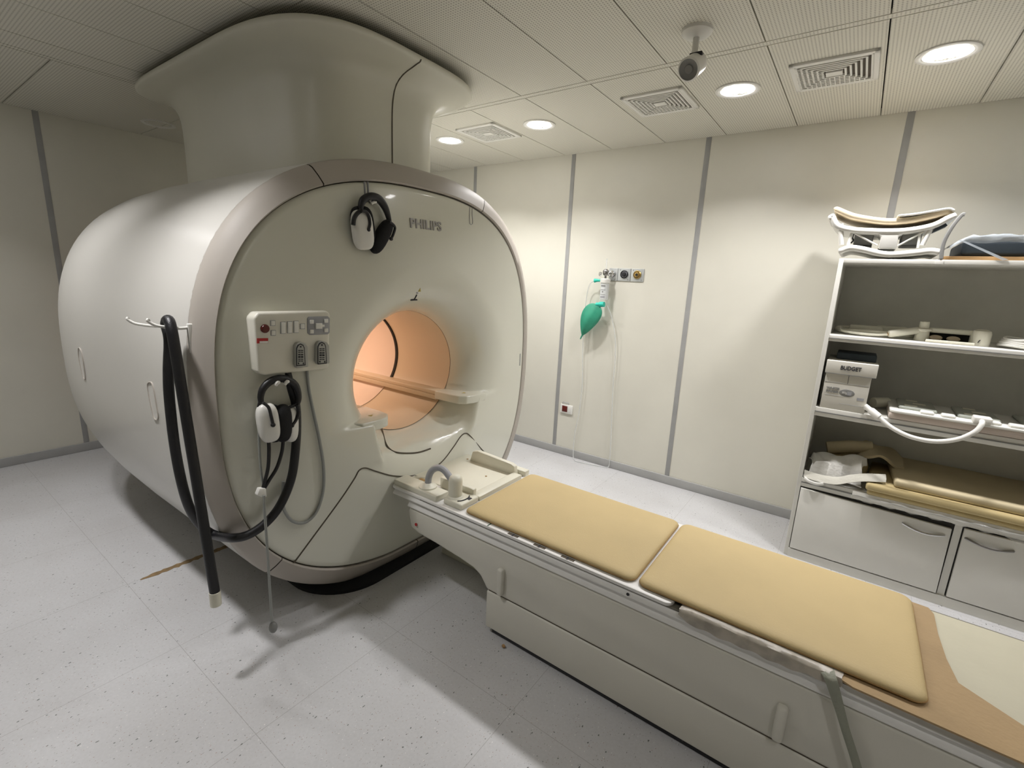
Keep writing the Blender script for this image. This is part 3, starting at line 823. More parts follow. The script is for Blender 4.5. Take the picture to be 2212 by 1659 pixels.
# the joint that runs down the pillar beside its corner
def duct_pt(yy, zz):
    # front surface x for a given y at height z
    zs = [r[0].z for r in rows]
    import bisect
    best = None
    for a, b_ in zip(rows, rows[1:]):
        if a[0].z <= zz <= b_[0].z and b_[0].z > a[0].z:
            t = (zz - a[0].z) / (b_[0].z - a[0].z)
            R = [pa_.lerp(pb_, t) for pa_, pb_ in zip(a, b_)]
            R = [p for p in R if p.x > -2.7]
            R.sort(key=lambda p: p.y)
            for p, q in zip(R, R[1:]):
                if p.y <= yy <= q.y:
                    s_ = (yy - p.y) / max(1e-6, q.y - p.y); return p.lerp(q, s_)
            best = R[-1]
    return best
js = [(1.776, z) for z in (1.98, 2.1, 2.2, 2.3, 2.40, 2.45)] + [(1.776, 2.50), (1.775, 2.53), (1.774, 2.55), (1.770, 2.563), (1.765, 2.571), (1.760, 2.577), (1.753, 2.581), (1.748, 2.583), (1.745, 2.590)]
MB().tube([duct_pt(*q) + Vector((.001, 0, 0)) for q in js], .0035, n=8).build('cover_joint', M_SEAM, dc)

# ------------------------------------------------------------------ patient table
T0, T1, TE = 1.50, 2.10, 1.25
tb = empty('patient_table', (0, YC, 0), 'long cream patient table with white side rails leading into the scanner bore', 'table')
MB().box(-1.13, TE - .02, T0 + .016, T1 - .016, 0, .032, bev=.003).build('plinth', M_BLACK, tb)
MB().box(-1.158, TE, T0, T1, .030, .2165, bev=.007, seg=4).build('pedestal', M_TABLE, tb)
MB().box(-1.15, TE - .005, T0 + .006, T1 - .006, .20, .23).build('pedestal_joint', M_SEAM, tb)
poly = [(-1.672, .452), (-1.680, .43), (-1.662, .345), (-1.605, .328), (-1.49, .322), (-1.32, .305), (-1.24, .292), (-1.20, .272), (-1.178, .245), (-1.160, .219),
        (TE, .219), (TE, .452)]
MB().prism(poly, 1, T0, T1, bev=.014, seg=4).build('upper_housing', M_TABLE, tb)
def rail(x0, z0, z1, lean, name):
    m_ = MB()
    m_.prism([(T0 - .003, z0), (T0 - .003, z0 + .006), (T0 + lean - .004, z1), (T1 - lean + .004, z1), (T1 + .003, z0 + .006), (T1 + .003, z0)], 0, x0, TE, bev=.002)
    return m_.build(name, M_RAIL, tb)
rail(-1.680, .456, .488, .020, 'lower_rail')
MB().box(-1.64, TE, T0 + .010, T1 - .010, .484, .500).build('rail_groove', M_GROOVE, tb, smooth=False)
rail(-1.790, .492, .516, .014, 'upper_rail')
MB().box(-1.60, TE, T0 + .006, T1 - .006, .514, .521).build('top_groove', M_GROOVE, tb, smooth=False)
top_ = MB().prism(rrect(-1.812, -.352, T0, T1, .03), 2, .519, .533, bev=.004).build('table_top', M_RAIL, tb)
MB().box(-.30, TE, T0 + .03, T1 - .02, .516, .5265, bev=.003).build('inner_top', M_SHEET, tb)
MB().box(-.352, -.30, T0 + .02, T1 - .02, .505, .519, bev=.002).build('top_gap', M_DARK, tb)
for xa, xb in ((-1.062, -1.008), (-.930, -.873), (-.798, -.739)):
    sl = MB().box(xa, xb, T0 + .006, T0 + .021, .5315, .5337, bev=.0006).build('strap_slot', M_SEAM, top_)
    MB().box((xa + xb) / 2 - .004, (xa + xb) / 2 + .004, T0 + .004, T0 + .020, .5335, .5345).build('slot_pin', M_INK, sl)
MB().box(-1.170, -1.165, T0 + .003, T0 + .028, .5325, .5342).build('position_mark', mat('mark_green', (.03, .09, .05)), top_)
MB().lathe([(.0055, 0), (.0055, .003), (0, .003)], (-.508, T0 - .001, .504), axis=(0, -1, 0), n=16).build('rail_screw', M_BLACK, tb)
for x in (-1.075, .012, 1.05):
    MB().box(x - .016, x + .016, T0 - .022, T0 + .006, .236, .366, bev=.011, seg=4).build('side_grip', M_TABLE, tb)
MB().lathe([(.008, 0), (.008, .003), (.006, .004), (0, .004)], (-1.616, T0 - .003, .378), axis=(0, -1, 0), n=20).build('red_release_button', M_RED, tb)
# far-side cable box on the floor beneath the arm
MB().box(-1.76, -1.17, 1.83, 1.98, 0, .085, bev=.006).build('floor_cable_box', M_CREAM, tb)

# head end: coil sockets and cradle
cr = MB()
cr.box(-1.60 - .20, -1.495, T0 + .012, 1.60, .531, .562, bev=.006)
b1 = cr.build('socket_block', M_CREAM, tb)
MB().lathe([(.046, 0), (.045, .008), (.034, .013), (.024, .022), (.022, .024)], (-1.605, 1.565, .561), n=32).build('socket_collar', M_CREAM, b1)
MB().box(-1.462, -1.345, 1.525, 1.655, .531, .563, bev=.010).build('socket_block', M_CREAM, tb)
bp = MB().lathe([(.043, 0), (.040, .005), (.0335, .010), (.0335, .085), (.030, .100), (.018, .112), (0, .114)], (-1.428, 1.575, .562), n=32).build('plug_post', M_CREAM, tb)
MB().tube([(-1.605, 1.565, .575), (-1.602, 1.568, .615), (-1.592, 1.575, .645), (-1.570, 1.58, .666), (-1.540, 1.582, .676), (-1.510, 1.582, .672), (-1.483, 1.58, .658), (-1.455, 1.577, .640)], .0165, n=14).build('coil_lead', M_GREY, tb)
ar = [(-1.395 + .028 * math.cos(t), 1.585 + .045 * math.sin(t), .5645) for t in [(-1.2 + 2.2 * i / 10) for i in range(11)]]
MB().tube(ar, .003, n=6).build('turn_arrow', M_INK, tb)
MB().box(-1.372, -1.352, 1.590, 1.612, .5635, .565).build('turn_symbol', M_INK, tb)
# tray walls of the head cradle
MB().box(-1.80, -1.36, 1.655, 2.085, .530, .540, bev=.003).build('cradle_floor', M_CREAM, tb)
MB().box(-1.60, -1.375, 1.645, 1.672, .532, .590, bev=.006).build('cradle_wall', M_CREAM, tb)
MB().prism([(-1.72, .534), (-1.70, .600), (-1.66, .612), (-1.42, .600), (-1.395, .590), (-1.385, .534)], 1, 2.015, 2.045, bev=.006).build('cradle_wall', M_CREAM, tb)
MB().box(-1.49, -1.345, 2.05, 2.095, .531, .563, bev=.006).build('cradle_foot', M_CREAM, tb)
MB().prism([(-1.42, .532), (-1.40, .556), (-1.345, .556), (-1.345, .532)], 1, 1.66, 2.02, bev=.004).build('cradle_step', M_CREAM, tb)
MB().box(-1.72, -1.69, 1.60, 1.63, .533, .556, bev=.005).build('amber_block', M_PIPE, tb)
MB().tube([(-1.80, 1.60, .536), (-1.72, 1.66, .545), (-1.74, 1.72, .540)], .012, n=8).build('cradle_lug', M_CREAM, tb)
for x, y in ((-1.62, 1.80), (-1.50, 1.90), (-1.46, 1.74), (-1.74, 2.02)):
    MB().lathe([(.006, 0), (.006, .002), (0, .002)], (x, y, .540), n=12).build('screw_head', M_PIPE, tb)

# mattresses
def mattress(x0, x1, label, zz=.533, h=.040, y0=1.525, y1=2.085):
    root = empty('mattress', ((x0 + x1) / 2, YC, zz), label, 'mattress', 'yellow mattress pads on the patient table')
    nx, ny = 46, 26
    def top_z(u, v):      # puffed pad with thin welded rims
        e = min(u, 1 - u) * (x1 - x0); f = min(v, 1 - v) * (y1 - y0)
        d = min(e, f)
        s_ = 1 - math.exp(-d / .018)
        return s_
    rr = .035
    outline = rrect(x0, x1, y0, y1, rr, 8)
    # concentric rings from rim to middle
    cx, cy = (x0 + x1) / 2, (y0 + y1) / 2
    rows = []
    def inset(d):
        return rrect(x0 + d, x1 - d, y0 + d, y1 - d, max(.004, rr - d * .6), 8)
    rows.append([Vector((p[0], p[1], zz + .0005)) for p in inset(.006)])
    for d, f in ((-.001, .14), (-.002, .35), (.0, .58), (.006, .78), (.016, .92), (.032, .985), (.06, 1.0), (.12, 1.0), (.20, 1.0), (.262, 1.0)):
        rows.append([Vector((p[0], p[1], zz + h * f * .62 + .0015 * math.sin(p[0] * 17) * math.sin(p[1] * 23))) for p in inset(d)])
    b_ = MB().grid(rows, closed_u=True)
    b_.bm.verts.ensure_lookup_table()
    n = len(outline)
    b_.bm.faces.new([v for v in b_.bm.verts[-n:]])
    b_.bm.faces.new([v for v in b_.bm.verts[:n]][::-1])
    b_.build('pad', M_MATT, root, angle=70)
    MB().tube([Vector((p[0], p[1], zz + h * .20)) for p in inset(-.001)], .0028, n=6, smooth=False, closed=True).build('piping', M_PIPE, root)
    return root
mattress(-1.325, -.503, 'yellow vinyl mattress pad nearer the scanner on the patient table')
mattress(-.487, .322, 'yellow vinyl mattress pad at the foot end, over the brown sheet')
# brown sheet beneath the second pad
bs = [(.11, 1.505), (.16, 1.484), (.45, 1.478), (.80, 1.478), (1.20, 1.478), (1.20, 1.52), (.80, 1.56), (.62, 1.588), (.523, 1.622), (.453, 1.668), (.405, 1.700), (.390, 1.80), (.383, 1.93), (.384, 2.05), (.372, 2.083), (.30, 2.087), (.11, 2.08)]
rows = []
o = MB().prism(bs, 2, .5268, .5325).build('foam_sheet', M_BROWN)
tag(o, 'brown foam sheet lying under the foot end of the second mattress pad', 'sheet')
# crumpled transparent sleeve on the near edge
rows = []
SLV = [(1.536, .5350), (1.526, .5375), (1.514, .5385), (1.504, .5370), (1.4965, .5330), (1.4925, .5260), (1.4910, .5160), (1.4900, .5060), (1.4895, .4980)]
for i in range(60):
    t = i / 59; x = -.325 + t * .46
    f = min(1, t * 9 + .35) * (1 - .35 * max(0, t - .7) / .3)
    rows.append([Vector((x + .002 * math.sin(j * 1.3), y + .0012 * math.sin(x * 60 + j * 1.7) * (j < 5), .5345 + (z - .5345) * f + .0011 * math.sin(x * 42 + j * 2.3) - (.0025 * math.sin(x * 90) if j == 8 else 0))) for j, (y, z) in enumerate(SLV)])
o = MB().grid(rows, thick=.003).build('plastic_sleeve', M_SLV); tag(o, 'crumpled grey transparent sleeve taped along the near edge of the table', 'plastic sleeve')
# strap hanging over the side
sp = [(.090, 1.535, .5345), (.098, 1.50, .534), (.112, 1.480, .520), (.135, 1.474, .47), (.165, 1.470, .40), (.197, 1.468, .33), (.225, 1.466, .26), (.255, 1.463, .16), (.275, 1.455, .05), (.28, 1.44, .005)]
sp = spline([Vector(p) for p in sp])
rows = [[p + Vector((-(.022 - .011 * min(1, i / 30)), 0, -.003)), p + Vector((-.006, -.004, 0)), p + Vector((.006, -.004, 0)), p + Vector(((.022 - .011 * min(1, i / 30)), .0, .003))] for i, p in enumerate(sp)]
o = MB().grid(rows, thick=.0025).build('fixing_strap', M_STRAP); tag(o, 'grey green fabric strap hanging over the near side of the table', 'strap')

# ------------------------------------------------------------------ things on the floor
a, b_ = hit(290, 1253, 2, 0), hit(490, 1180, 2, 0)
rows = []
n = 24; ax_ = Vector((-2.762, .66, 0)); bx_ = Vector((-2.756, 1.10, 0))
left, right = [], []
for i in range(n + 1):
    p = ax_.lerp(bx_, i / n); wv = .016 + .004 * math.sin(i * 2.3)
    if i < 3: wv *= (i + 1) / 4
    left.append((p.x - wv, p.y + .004 * math.sin(i * 5.1))); right.append((p.x + wv + .003 * math.sin(i * 3.7), p.y))
o = MB().prism(left + right[::-1], 2, .0002, .0012).build('floor_tape', mat('tape_brown', (.26, .17, .075), rough=.6, noise=.35, nscale=40), smooth=False)
tag(o, 'worn strip of brown tape on the floor reaching under the scanner flank', 'tape')
o = MB().ball((-1.03, 1.475, .008), .008, sc=(1.2, .9, 1), seg=10).build('debris_crumb', M_CARDB); tag(o, 'small orange brown crumb on the floor beside the table plinth', 'debris')

# ------------------------------------------------------------------ storage cabinet
CX0, CX1, CY0 = -.132, 1.36, 3.20
CYB = 3.745
cb = empty('storage_cabinet', ((CX0 + CX1) / 2, 3.47, 0), 'white open-shelf cabinet with two doors below, against the back wall', 'cabinet')
MB().box(CX0, CX0 + .022, CY0 + .0, CYB, 0, 1.792, bev=.002).build('side_panel', M_CAB, cb)
MB().box(CX1 - .022, CX1, CY0, CYB, 0, 1.792, bev=.002).build('side_panel', M_CAB, cb)
MB().box(CX0 + .02, CX1 - .02, CYB - .012, CYB, .06, 1.78).build('back_panel', M_CABIN, cb, smooth=False)
MB().box(CX0 + .02, CX1 - .02, CY0 + .004, CYB - .01, 1.770, 1.792, bev=.002).build('top_board', M_CAB, cb)
for zt, th in ((1.378, .034), (.960, .052), (.518, .054)):
    s_ = MB().box(CX0 + .02, CX1 - .02, CY0 + .002, CYB - .01, zt - th, zt, bev=.002).build('shelf', M_CAB, cb)
    MB().box(CX0 + .022, CX1 - .022, CY0 - .0015, CY0 + .003, zt - th * .56, zt - th * .44).build('shelf_edge_line', M_MIDG, s_)
MB().box(CX0 + .02, CX1 - .02, CY0 - .010, CYB - .01, 0, .054).build('plinth', M_CAB, cb)
MB().box(.588, .620, CY0 + .004, CYB - .01, .052, .464).build('divider', M_CAB, cb)
def handle(x0, x1, z0, z1, m, parent):
    pts = [Vector((x0 + (x1 - x0) * t, CY0 - .016 - .022 * math.sin(PI * t), z0 + (z1 - z0) * t - .012 * math.sin(PI * t))) for t in [i / 12 for i in range(13)]]
    MB().tube(pts, .0068, n=8, smooth=False).tube([pts[0], Vector((pts[0].x, CY0 - .002, pts[0].z))], .006, n=8, smooth=False).tube([pts[-1], Vector((pts[-1].x, CY0 - .002, pts[-1].z))], .006, n=8, smooth=False).build('handle', m, parent)
# first door sags a little at its free edge
d1 = MB().prism([(CX0 + .026, .062), (.582, .062), (.578, .437), (CX0 + .026, .457)], 1, CY0 - .014, CY0 + .004, bev=.002).build('door', M_CAB, cb)
MB().box(CX0 + .03, .585, CY0 + .004, CY0 + .012, .06, .462).build('door_shadow_gap', M_DARK, cb)
handle(.384, .556, .403, .395, M_CHROME, d1)
d2 = MB().box(.624, CX1 - .026, CY0 - .014, CY0 + .004, .062, .457, bev=.002).build('door', M_CAB, cb)
MB().box(.618, CX1 - .022, CY0 + .004, CY0 + .012, .06, .461).build('door_shadow_gap', M_DARK, cb)
handle(.636, .811, .409, .405, M_STEEL, d2)
o = MB().box(.268, .300, CY0 - .003, CY0 + .0035, 1.770, 1.792, bev=.001).build('shelf_tag', M_WHITE, cb)

# --- top board: saddle shaped surface coil
sc_ = empty('body_coil', (.05, 3.36, 1.792), 'saddle shaped white body coil with padded cream top, on the cabinet top', 'body coil')
def saddle(px_pts, thick, y0, y1, name, m, extra_bev=.006, parent=sc_):
    up = spline([Vector((p[0], 0, p[1])) for p in px_pts])
    n = len(up); rows = []
    for i, p in enumerate(up):
        t = (up[min(i + 1, n - 1)] - up[max(i - 1, 0)]).normalized()
        nn = Vector((t.z, 0, -t.x))
        d = min(i, n - 1 - i) / 2.5
        k_ = 1.0 if d >= 1 else max(.12, math.sqrt(max(0, 1 - (1 - d) ** 2)))
        c_ = p + nn * thick / 2
        sec = rrect(y0 + .01 * (1 - k_), y1 - .01 * (1 - k_), -thick / 2 * k_, thick / 2 * k_, thick * .42 * k_, 3)
        rows.append([Vector((c_.x + nn.x * q[1], q[0], c_.z + nn.z * q[1])) for q in sec])
    m_ = MB().grid(rows, closed_u=True)
    L = len(rows[0]); m_.bm.verts.ensure_lookup_table()
    m_.bm.faces.new([m_.bm.verts[i] for i in range(L)]); m_.bm.faces.new([m_.bm.verts[(n - 1) * L + i] for i in range(L)][::-1])
    return m_.build(name, m, parent)
saddle([(-.150, 1.842), (-.10, 1.864), (-.04, 1.858), (.07, 1.832), (.17, 1.840), (.24, 1.850), (.285, 1.842)], .031, 3.20, 3.55, 'lower_plate', M_WHITE)
saddle([(-.225, 2.012), (-.195, 2.028), (-.16, 1.978), (-.10, 1.958), (-.05, 1.952), (.06, 1.946), (.14, 1.950), (.22, 1.968), (.27, 2.00), (.30, 2.018)], .030, 3.20, 3.55, 'upper_plate', M_WHITE)
saddle([(-.205, 2.058), (-.185, 2.066), (-.14, 2.045), (-.09, 2.025), (0, 2.005), (.07, 1.998), (.15, 2.005), (.22, 2.022), (.27, 2.035), (.300, 2.020)], .030, 3.215, 3.56, 'cream_pad', mat('pad_cream', (.72, .60, .42), rough=.6, noise=.1))
saddle([(.08, 2.012), (.15, 2.018), (.22, 2.030), (.275, 2.038), (.30, 2.025)], .010, 3.20, 3.45, 'white_wrap', M_WHITE, .003)
MB().prism([(-.01, 1.945), (.03, 1.905), (.028, 1.845), (.105, 1.845), (.103, 1.905), (.15, 1.945)], 1, 3.205, 3.40, bev=.006).build('centre_post', M_WHITE, sc_)
for xa, za, xb, zb, r in ((-.155, 1.975, -.135, 1.865, .012), (-.095, 1.945, -.105, 1.865, .008), (.225, 1.95, .205, 1.862, .010), (.185, 1.94, .190, 1.85, .006)):
    MB().tube([(xa, 3.22, za), (xb, 3.22, zb)], r, n=10, smooth=False).build('strut', M_WHITE, sc_)
for xa, za, xb, zb in ((-.09, 1.928, .022, 1.862), (.20, 1.928, .108, 1.860)):
    MB().tube([(xa, 3.215, za), (xb, 3.215, zb)], .0045, n=8, smooth=False).build('brace', M_WHITE, sc_)
MB().box(-.085, .0, 3.27, 3.50, 1.868, 1.935, bev=.006).build('electronics_block', M_MIDG, sc_)
MB().box(.12, .20, 3.27, 3.50, 1.868, 1.935, bev=.006).build('electronics_block', M_MIDG, sc_)
MB().box(.05, .09, 3.45, 3.52, 1.858, 1.95, bev=.006).build('rear_post', M_GREY, sc_)
MB().tube([(-.088, 3.235, 1.93), (-.092, 3.235, 1.905), (-.086, 3.235, 1.89), (-.094, 3.235, 1.875)], .004, n=8).build('chain', M_BLACK, sc_)
MB().prism([(.235, 1.925), (.285, 1.955), (.265, 1.98), (.245, 1.965)], 1, 3.215, 3.3, bev=.003).build('clip_block', M_NAVY, sc_)
o = MB().tube([(.337, 3.205, 2.003), (.325, 3.205, 2.000), (.300, 3.20, 1.945), (.283, 3.20, 1.870), (.287, 3.20, 1.796)], .0055, n=8, flat=1.5).build('velcro_strap', M_MIDG, sc_)
# wrapped pad
MB_ = MB().box(.30, 1.30, 3.24, 3.70, 1.793, 1.812, bev=.003)
o = MB_.build('cardboard_sheet', M_CARDB); tag(o, 'brown cardboard sheet under the plastic wrapped pad on the cabinet top', 'cardboard')
wp = empty('wrapped_pad', (.8, 3.45, 1.812), 'dark blue pad wrapped in clear plastic film on the cabinet top', 'wrapped pad')
MB().box(.36, 1.30, 3.26, 3.68, 1.813, 1.890, bev=.02, seg=4).build('pad', M_NAVY, wp)
rows = []
for i in range(40):
    x = .310 + i * .0255
    e = min(1, (i + .4) / 3)
    zt = 1.850 + .060 * e
    r = []
    for j in range(19):
        t = j / 18; y = 3.215 + t * .48
        zz = zt + .004 * math.sin(i * 1.1 + j * .9) + .003 * math.sin(i * 2.7 - j * 1.9)
        r.append(Vector((x, y, zz)))
    fr = [Vector((x, 3.222 + .004 * math.sin(i * 1.7), zt - .035 * e + .004 * math.sin(i))), Vector((x, 3.212 + .004 * math.cos(i * 1.3), zt - .012))]
    rows.append(fr + r)
MB().grid(rows).build('plastic_wrap', M_WRAP, wp, angle=80)
MB().prism([(.335, 1.885), (.36, 1.880), (.525, 1.795), (.505, 1.793)], 1, 3.198, 3.204).build('film_tail', M_WRAP, wp)

UPPER_SHELF_START = set(bpy.data.objects)
# --- upper shelf: looped coils
rc = empty('loop_coil', (.05, 3.45, 1.379), 'flat beige loop coil with a cable, at the left end of the upper shelf', 'coil')
MB().tube([(.10 + .19 * math.cos(t), 3.44 + .17 * math.sin(t), 1.399 + .004 * math.sin(3 * t)) for t in [2 * PI * i / 14 for i in range(14)]], .013, n=10, closed=True).build('loop', M_CREAM, rc)
MB().box(-.03, .13, 3.40, 3.46, 1.385, 1.430, bev=.012).box(.10, .25, 3.50, 3.56, 1.385, 1.432, bev=.014).build('loop_housing', M_CREAM, rc)
MB().tube([(-.07, 3.36, 1.415), (-.055, 3.28, 1.398), (.02, 3.24, 1.392), (.10, 3.24, 1.392), (.16, 3.255, 1.400)], .007, n=8).build('lead', M_CREAM, rc)
hc = empty('coil_plug', (.21, 3.26, 1.379), 'cream cylindrical coil plug lying at the front of the upper shelf', 'plug')
MB().lathe([(.010, -.004), (.018, 0), (.020, .01), (.019, .13), (.012, .14), (0, .141)], (.155, 3.250, 1.402), axis=(.9, .30, .22), n=20).build('grip', M_CREAM, hc)
MB().lathe([(.008, 0), (.010, .002), (0, .002)], (.151, 3.249, 1.401), axis=(-.9, -.3, -.22), n=14).build('socket', M_PIPE, hc)
M_CUSH = mat('cushion_tan', (.44, .36, .26), rough=.7)
kc = empty('knee_coil', (.42, 3.36, 1.379), 'pair of beige coil frames joined by a cream post, middle of the upper shelf', 'coil')
MB().lathe([(.034, 0), (.030, .03), (.028, .05), (.036, .055), (.036, .062), (.022, .066), (.020, .10), (0, .102)], (.298, 3.30, 1.379), n=24).build('post', M_CREAM, kc)
MB().box(.32, .50, 3.30, 3.325, 1.425, 1.450, bev=.008).box(.31, .50, 3.22, 3.24, 1.379, 1.393, bev=.004).box(.30, .52, 3.28, 3.50, 1.379, 1.388, bev=.003).build('frame', M_CREAM, kc)
for x in (.355, .425): MB().ball((x, 3.30, 1.40), 1, sc=(.028, .03, .014)).build('cushion', M_CUSH, kc)
MB().box(.33, .49, 3.335, 3.345, 1.388, 1.428).build('dark_slot', M_DARK, kc)
wc = empty('white_cylinder', (.53, 3.27, 1.379), 'white domed cylinder beside the coil frames on the upper shelf', 'cylinder')
MB().lathe([(.038, 0), (.038, .06), (.034, .074), (.018, .082), (0, .083)], (.525, 3.28, 1.379), n=24).build('body', M_CREAM, wc)
MB().tube([(.512, 3.241, 1.395), (.514, 3.240, 1.402), (.518, 3.240, 1.410)], .002, n=6).build('scratch_mark', M_INK, wc)
bc = empty('cable_bundle', (.66, 3.27, 1.379), 'coiled white cable bundle at the right end of the upper shelf', 'cable')
for kk in range(4):
    MB().tube([(.67 + (.075 - .006 * kk) * math.cos(t), 3.29 + .07 * math.sin(t), 1.392 + .011 * kk + .004 * math.sin(2 * t + kk)) for t in [2 * PI * i / 12 for i in range(12)]], .007, n=8, closed=True).build('cable_loop', M_WHITE, bc)
MB().box(.64, .69, 3.235, 3.25, 1.405, 1.418, bev=.002).build('dark_tie', M_MIDG, bc)

for o_ in set(bpy.data.objects) - UPPER_SHELF_START:      # everything on this shelf stands a little further in
    if o_.parent is None: o_.location.y += .07
# --- middle shelf: paper carton, spine coil
bx = empty('paper_carton', (.015, 3.31, .960), 'white copy paper carton marked BUDGET on the middle shelf', 'carton')
MB().box(-.092, .118, 3.205, 3.50, .961, 1.17, bev=.002).build('carton_base', M_CARD, bx)
MB().box(-.098, .137, 3.198, 3.506, 1.166, 1.238, bev=.003).build('carton_lid', M_CARD, bx)
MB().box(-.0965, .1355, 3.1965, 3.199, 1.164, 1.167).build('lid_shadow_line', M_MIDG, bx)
MB().box(.0155, .0175, 3.2035, 3.206, 1.115, 1.166).build('flap_slit', M_INK, bx)
MB().box(-.090, .116, 3.2040, 3.206, 1.113, 1.1145).build('flap_fold', M_GREY, bx)
words('lid_lettering', 'BUDGET', .032, (-.030, 3.1965, 1.192), (1, 0, 0), (0, 0, 1), M_INK, bx, ext=.0006, bold=.0009, width=.095)
words('brand_lettering', 'WHITE', .018, (-.076, 3.2035, 1.074), (1, 0, 0), (0, 0, 1), M_MIDG, bx, ext=.0006, bold=.0009, width=.062)
words('brand_lettering', 'PAPER', .018, (-.076, 3.2035, 1.056), (1, 0, 0), (0, 0, 1), M_MIDG, bx, ext=.0006, bold=.0009, width=.060)
MB().ball((.022, 3.2045, 1.063), 1, sc=(.036, .0015, .021), seg=28).build('oval_emblem', M_MIDG, bx)
words('emblem_lettering', '80g', .016, (.000, 3.2025, 1.058), (1, 0, 0), (0, 0, 1), M_WHITE, bx, ext=.0004)
MB().box(.024, .044, 3.2022, 3.2035, 1.052, 1.072).build('emblem_square', M_GREY, bx)
MB().box(.072, .104, 3.2038, 3.206, 1.030, 1.046).build('print_block', M_GREY, bx)
MB().box(-.005, .100, 3.2038, 3.206, .998, .9995).build('print_line', M_GREY, bx)
MB().box(-.078, .010, 3.2038, 3.206, 1.040, 1.0412).build('print_line', M_GREY, bx)
MB().box(-.012, .018, 3.1968, 3.2, 1.182, 1.1832).build('print_line', M_GREY, bx)
o = MB().box(-.060, .125, 3.30, 3.49, 1.239, 1.275, bev=.004).build('black_tray', M_NAVY); tag(o, 'flat black case lying on top of the paper carton', 'case')
sp_ = empty('spine_coil', (.7, 3.4, .960), 'long white spine coil array with raised blocks on the middle shelf', 'coil')
MB().prism([(.222, .965), (.222, .993), (.24, 1.002), (1.30, 1.002), (1.30, .965)], 1, 3.185, 3.50, bev=.006).build('lower_tray', mat('tray_pinkish', (.56, .48, .42), rough=.5), sp_)
MB().prism(rrect(.222, 1.30, 3.175, 3.52, .03), 2, 1.000, 1.014, bev=.004).build('cover_plate', M_WHITE, sp_)
for i in range(9):
    x = .375 + i * .083
    if abs(x - .56) < .03: continue
    MB().box(x - .028, x + .028, 3.185, 3.235, 1.013, 1.030, bev=.008).build('edge_block', M_WHITE, sp_)
for i in range(4):
    x = .36 + i * .24
    MB().box(x - .10, x + .06, 3.25, 3.50, 1.013, 1.030, bev=.010).build('raised_panel', M_BLUEG, sp_)
    MB().box(x - .075, x - .020, 3.27, 3.30, 1.0295, 1.034, bev=.002).box(x - .035, x + .02, 3.35, 3.38, 1.0295, 1.034, bev=.002).box(x - .06, x - .01, 3.43, 3.46, 1.0295, 1.034, bev=.002).build('inset_pad', M_CREAM, sp_)
MB().box(.545, .615, 3.165, 3.225, 1.014, 1.046, bev=.008).build('cable_outlet', M_WHITE, sp_)
MB().tube([(.575, 3.175, 1.030), (.575, 3.150, 1.015), (.555, 3.135, .975), (.50, 3.13, .925), (.42, 3.13, .895), (.33, 3.135, .895), (.25, 3.15, .920), (.19, 3.17, .958), (.150, 3.185, .985), (.115, 3.20, 1.000)],
          .0115, n=12).build('coil_cable', M_WHITE, sp_)
MB().lathe([(.012, 0), (.019, .004), (.019, .052), (.014, .060), (.013, .09), (0, .091)], (.185, 3.172, .962), axis=(-.80, .22, .55), n=20).build('cable_plug', M_WHITE, sp_)
rl = MB().lathe([(.028, 0), (.030, .005), (.030, .085), (.020, .09), (.016, .08), (0, .08)], (.155, 3.42, .994), axis=(.8, .6, .05), n=24).build('paper_roll', M_CREAM)
tag(rl, 'small beige paper roll lying between the carton and the spine coil', 'roll')

# --- lower shelf: folded mats, cloth, straps
def slab(pts_xz0, x1, z0, z1, y0, y1, name, m, label, cat='foam mat', grp='folded yellow foam mats on the lower shelf', tilt=0.0, bev=.0145, cornery=0.0):
    poly = [(x0_, y_) for x0_, y_ in pts_xz0]
    o_ = MB().prism(poly, 2, z0, z1, bev=bev, seg=4).build(name, m)
    return tag(o_, label, cat, grp)
slab([(.20, 3.165), (1.33, 3.165), (1.33, 3.60), (.24, 3.60)], 0, .519, .549, 0, 0, 'folded_mat', M_FOAMY, 'lowest of three yellow foam mats folded on the lower shelf')
slab([(.190, 3.150), (1.33, 3.150), (1.33, 3.62), (.22, 3.62)], 0, .549, .590, 0, 0, 'folded_mat', M_FOAMY, 'middle of three yellow foam mats folded on the lower shelf')
slab([(.312, 3.185), (1.33, 3.185), (1.33, 3.70), (.290, 3.70)], 0, .590, .634, 0, 0, 'folded_mat', M_FOAML, 'topmost of three yellow foam mats folded on the lower shelf')
o = MB().tube([(-.02, 3.46, .66), (.09, 3.48, .69), (.20, 3.50, .705)], .038, n=18, smooth=False).build('foam_roll', M_FOAML); tag(o, 'pale foam roll lying behind the crumpled cloth on the lower shelf', 'foam roll')
o = MB().box(-.02, .20, 3.40, 3.60, .519, .63, bev=.03, seg=4).build('foam_block', M_FOAMY); tag(o, 'yellow foam block under the foam roll on the lower shelf', 'foam block')
fp = [(.13, 3.36, .635), (.16, 3.35, .690), (.22, 3.36, .700), (.30, 3.40, .668), (.36, 3.42, .648)]
rows = [[p + Vector((0, .10 * j, .012 * math.sin(j * 1.4 + i * .4))) for j in range(4)] for i, p in enumerate(spline([Vector(q) for q in fp]))]
o = MB().grid(rows, thick=.014).build('foam_flap', M_FOAML); tag(o, 'bent yellow foam flap arching over the mats on the lower shelf', 'foam')
